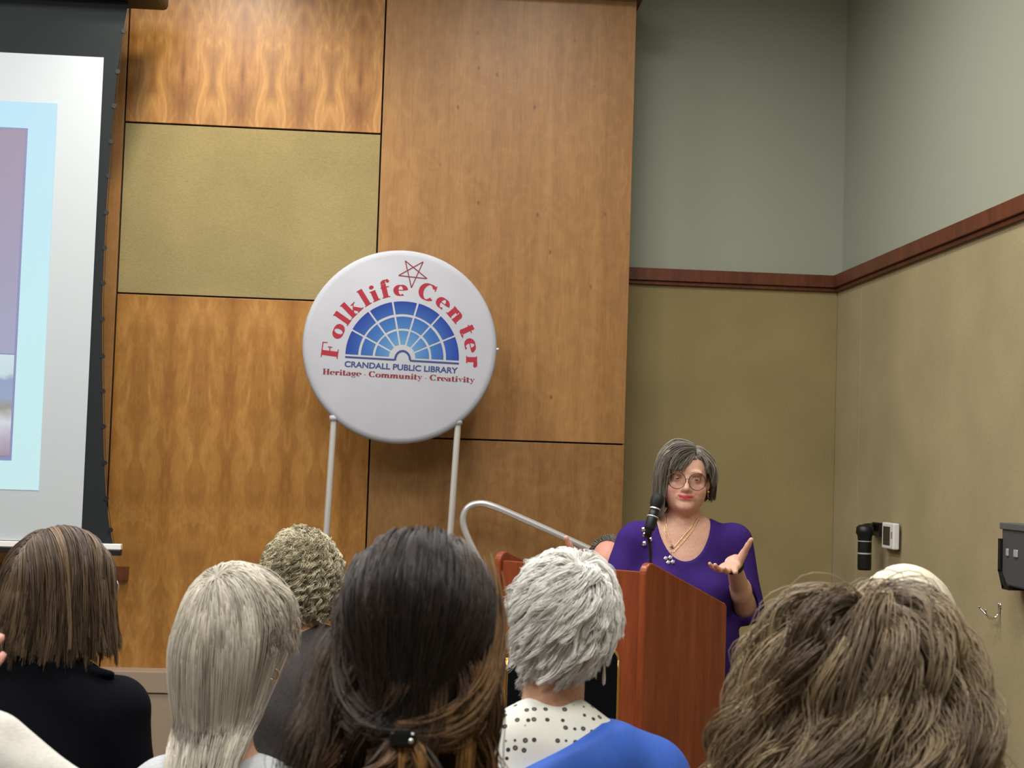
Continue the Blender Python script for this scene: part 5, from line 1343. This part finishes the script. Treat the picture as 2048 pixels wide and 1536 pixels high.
# jewellery
comb = Field(); comb.it = Bd.it; 
M['gold_l'] = plain('pale_gold', (235, 205, 140), .25, metal=1.0)
nk = Mesh()
def onskin(pxs, off=.004):
    out = []
    for px, py in pxs:
        f = Field(); f.it = [(Bd, .001, 'u'), (T_, .001, 'u')]; p = march(f, px, py); r_ = CAM-p; out.append(p+r_/np.linalg.norm(r_)*off)
    return out
nk.tube(smooth_path(onskin([(1333, 1032), (1333, 1050), (1336, 1068), (1344, 1092)])), .0013, 6)
nk.tube(smooth_path(onskin([(1394, 1036), (1381, 1056), (1362, 1078), (1345, 1098)])), .0013, 6)
nk.tube(smooth_path(onskin([(1398, 1040), (1384, 1062), (1364, 1086), (1346, 1106)])), .0010, 6)
nk.tube(smooth_path(onskin([(1328, 1036), (1330, 1060), (1336, 1085), (1343, 1106)])), .0010, 6)
nkl = nk.build('necklace', M['gold_l'], SP, smooth=True)
def gem(px, py, r_, name, mat, parent, n=5, off=.007):
    c = onskin([(px, py)], off)[0]; s_ = Mesh()
    s_.lathe([(0, -.002), (r_, -.001), (r_*.6, .003), (0, .004)], c, (0, -1, 0), n); return s_.build(name, mat, parent)
gem(1344, 1094, .009, 'pendant', plain('smoky_stone', (100, 82, 60), .3), nkl, 3)
for px, py in ((1332, 1117), (1341, 1115), (1337, 1125), (1346, 1124)): gem(px, py, .009, 'pendant', M['silver'], nkl, 5)
for px, py in ((1287, 1060), (1290, 1070), (1301, 1080), (1289, 1088)): gem(px, py, .010, 'brooch', M['chrome'], SP, 7)
# watch
s0, e0_, w0 = AR['l']; axw = unit(w0-e0_); cw = w0-axw*.012
wt = Mesh(); a_ = unit(np.cross(axw, (0, 1, 0))); b_ = np.cross(axw, a_)
wt.tube([cw+(math.cos(t)*a_+math.sin(t)*b_)*.0315 for t in np.linspace(0, 6.283, 29)[:-1]], .0075, 8, closed=True); wo = wt.build('watch', M['black'], SP, smooth=True)
wt = Mesh(); wt.lathe([(0, 0), (.013, 0), (.013, .007), (0, .008)], cw+np.array((.004, -.034, 0)), (0.05, -1, .1), 20); wt.build('watch_face', M['silver'], wo, smooth=True, autosmooth=True)
wt = Mesh(); wt.tube([cw+axw*.016+(math.cos(t)*a_+math.sin(t)*b_)*.0300 for t in np.linspace(0, 6.283, 29)[:-1]], .0022, 6, closed=True); wt.build('bracelet', M['silver'], SP, smooth=True)
for q in (-1,):
    pl_ = fr.W(np.array((q*.080, .004, -.040))*SCL); s_ = Mesh()
    s_.lathe([(0, .005), (.006, .002), (.006, -.003), (0, -.006)], pl_, (0, 0, 1), 8); s_.tube([pl_, pl_+(0, 0, -.03)], .0008, 6)
    s_.lathe([(0, .004), (.004, 0), (0, -.004)], pl_+(0, 0, -.032), (0, 0, 1), 8); s_.build('earring', M['gold_l'], SP, smooth=True)

# ================================================================== man seated behind the lectern
eye = at(1219, 1133, 6.45)
M['sh_grey2'] = fabric('grey_blue_shirt', (96, 104, 118), (84, 92, 106), 500)
J_, fr, fb, sh = seated('person with receding grey hair and glasses seated behind the speaker', None, eye, math.pi+.42, math.pi+.1, pitch=-.22, skin=(222, 160, 142), shirt_mat=M['sh_grey2'], heavy=.6, scale=1.04)
rng = np.random.default_rng(22)
d = scalp(3800, rng, lambda x, y, z: (y < .22) | (z < .15)); roots = SC+d*SR; Nn = len(d)
P = grow(roots, d, np.full(Nn, .055), lambda p, s, v: unit(p-SC)*.25+down_*.5+np.array((.3, -.5, 0)), .006+.012*rng.random(Nn), 16, .4)
P, gid = clump(P, rng, 22, .5); P = fuzz(P, rng, .002)*1.04
hair_object('hair', fr, P, palette(rng, Nn, gid, [(120, 116, 104), (92, 88, 78), (146, 142, 128)], [3, 3, 2]), .0013, J_, label='short grey hair receding from the forehead')
gl = Mesh()
for q in (-1, 1):
    gl.tube([fr.W(np.array((q*.034+math.cos(a)*.025, .1085, -.004+math.sin(a)*.019))*1.04) for a in np.linspace(0, 6.283, 24)[:-1]], .0016, 8, closed=True)
    gl.tube([fr.W(np.array(p)*1.04) for p in ((q*.059, .105, .004), (q*.081, .02, .004), (q*.081, -.012, -.004))], .0014, 6)
gl.tube([fr.W(np.array((-.009, .110, 0))*1.04), fr.W(np.array((.009, .110, 0))*1.04)], .0014, 6)
gl.build('glasses', M['black'], J_, smooth=True)
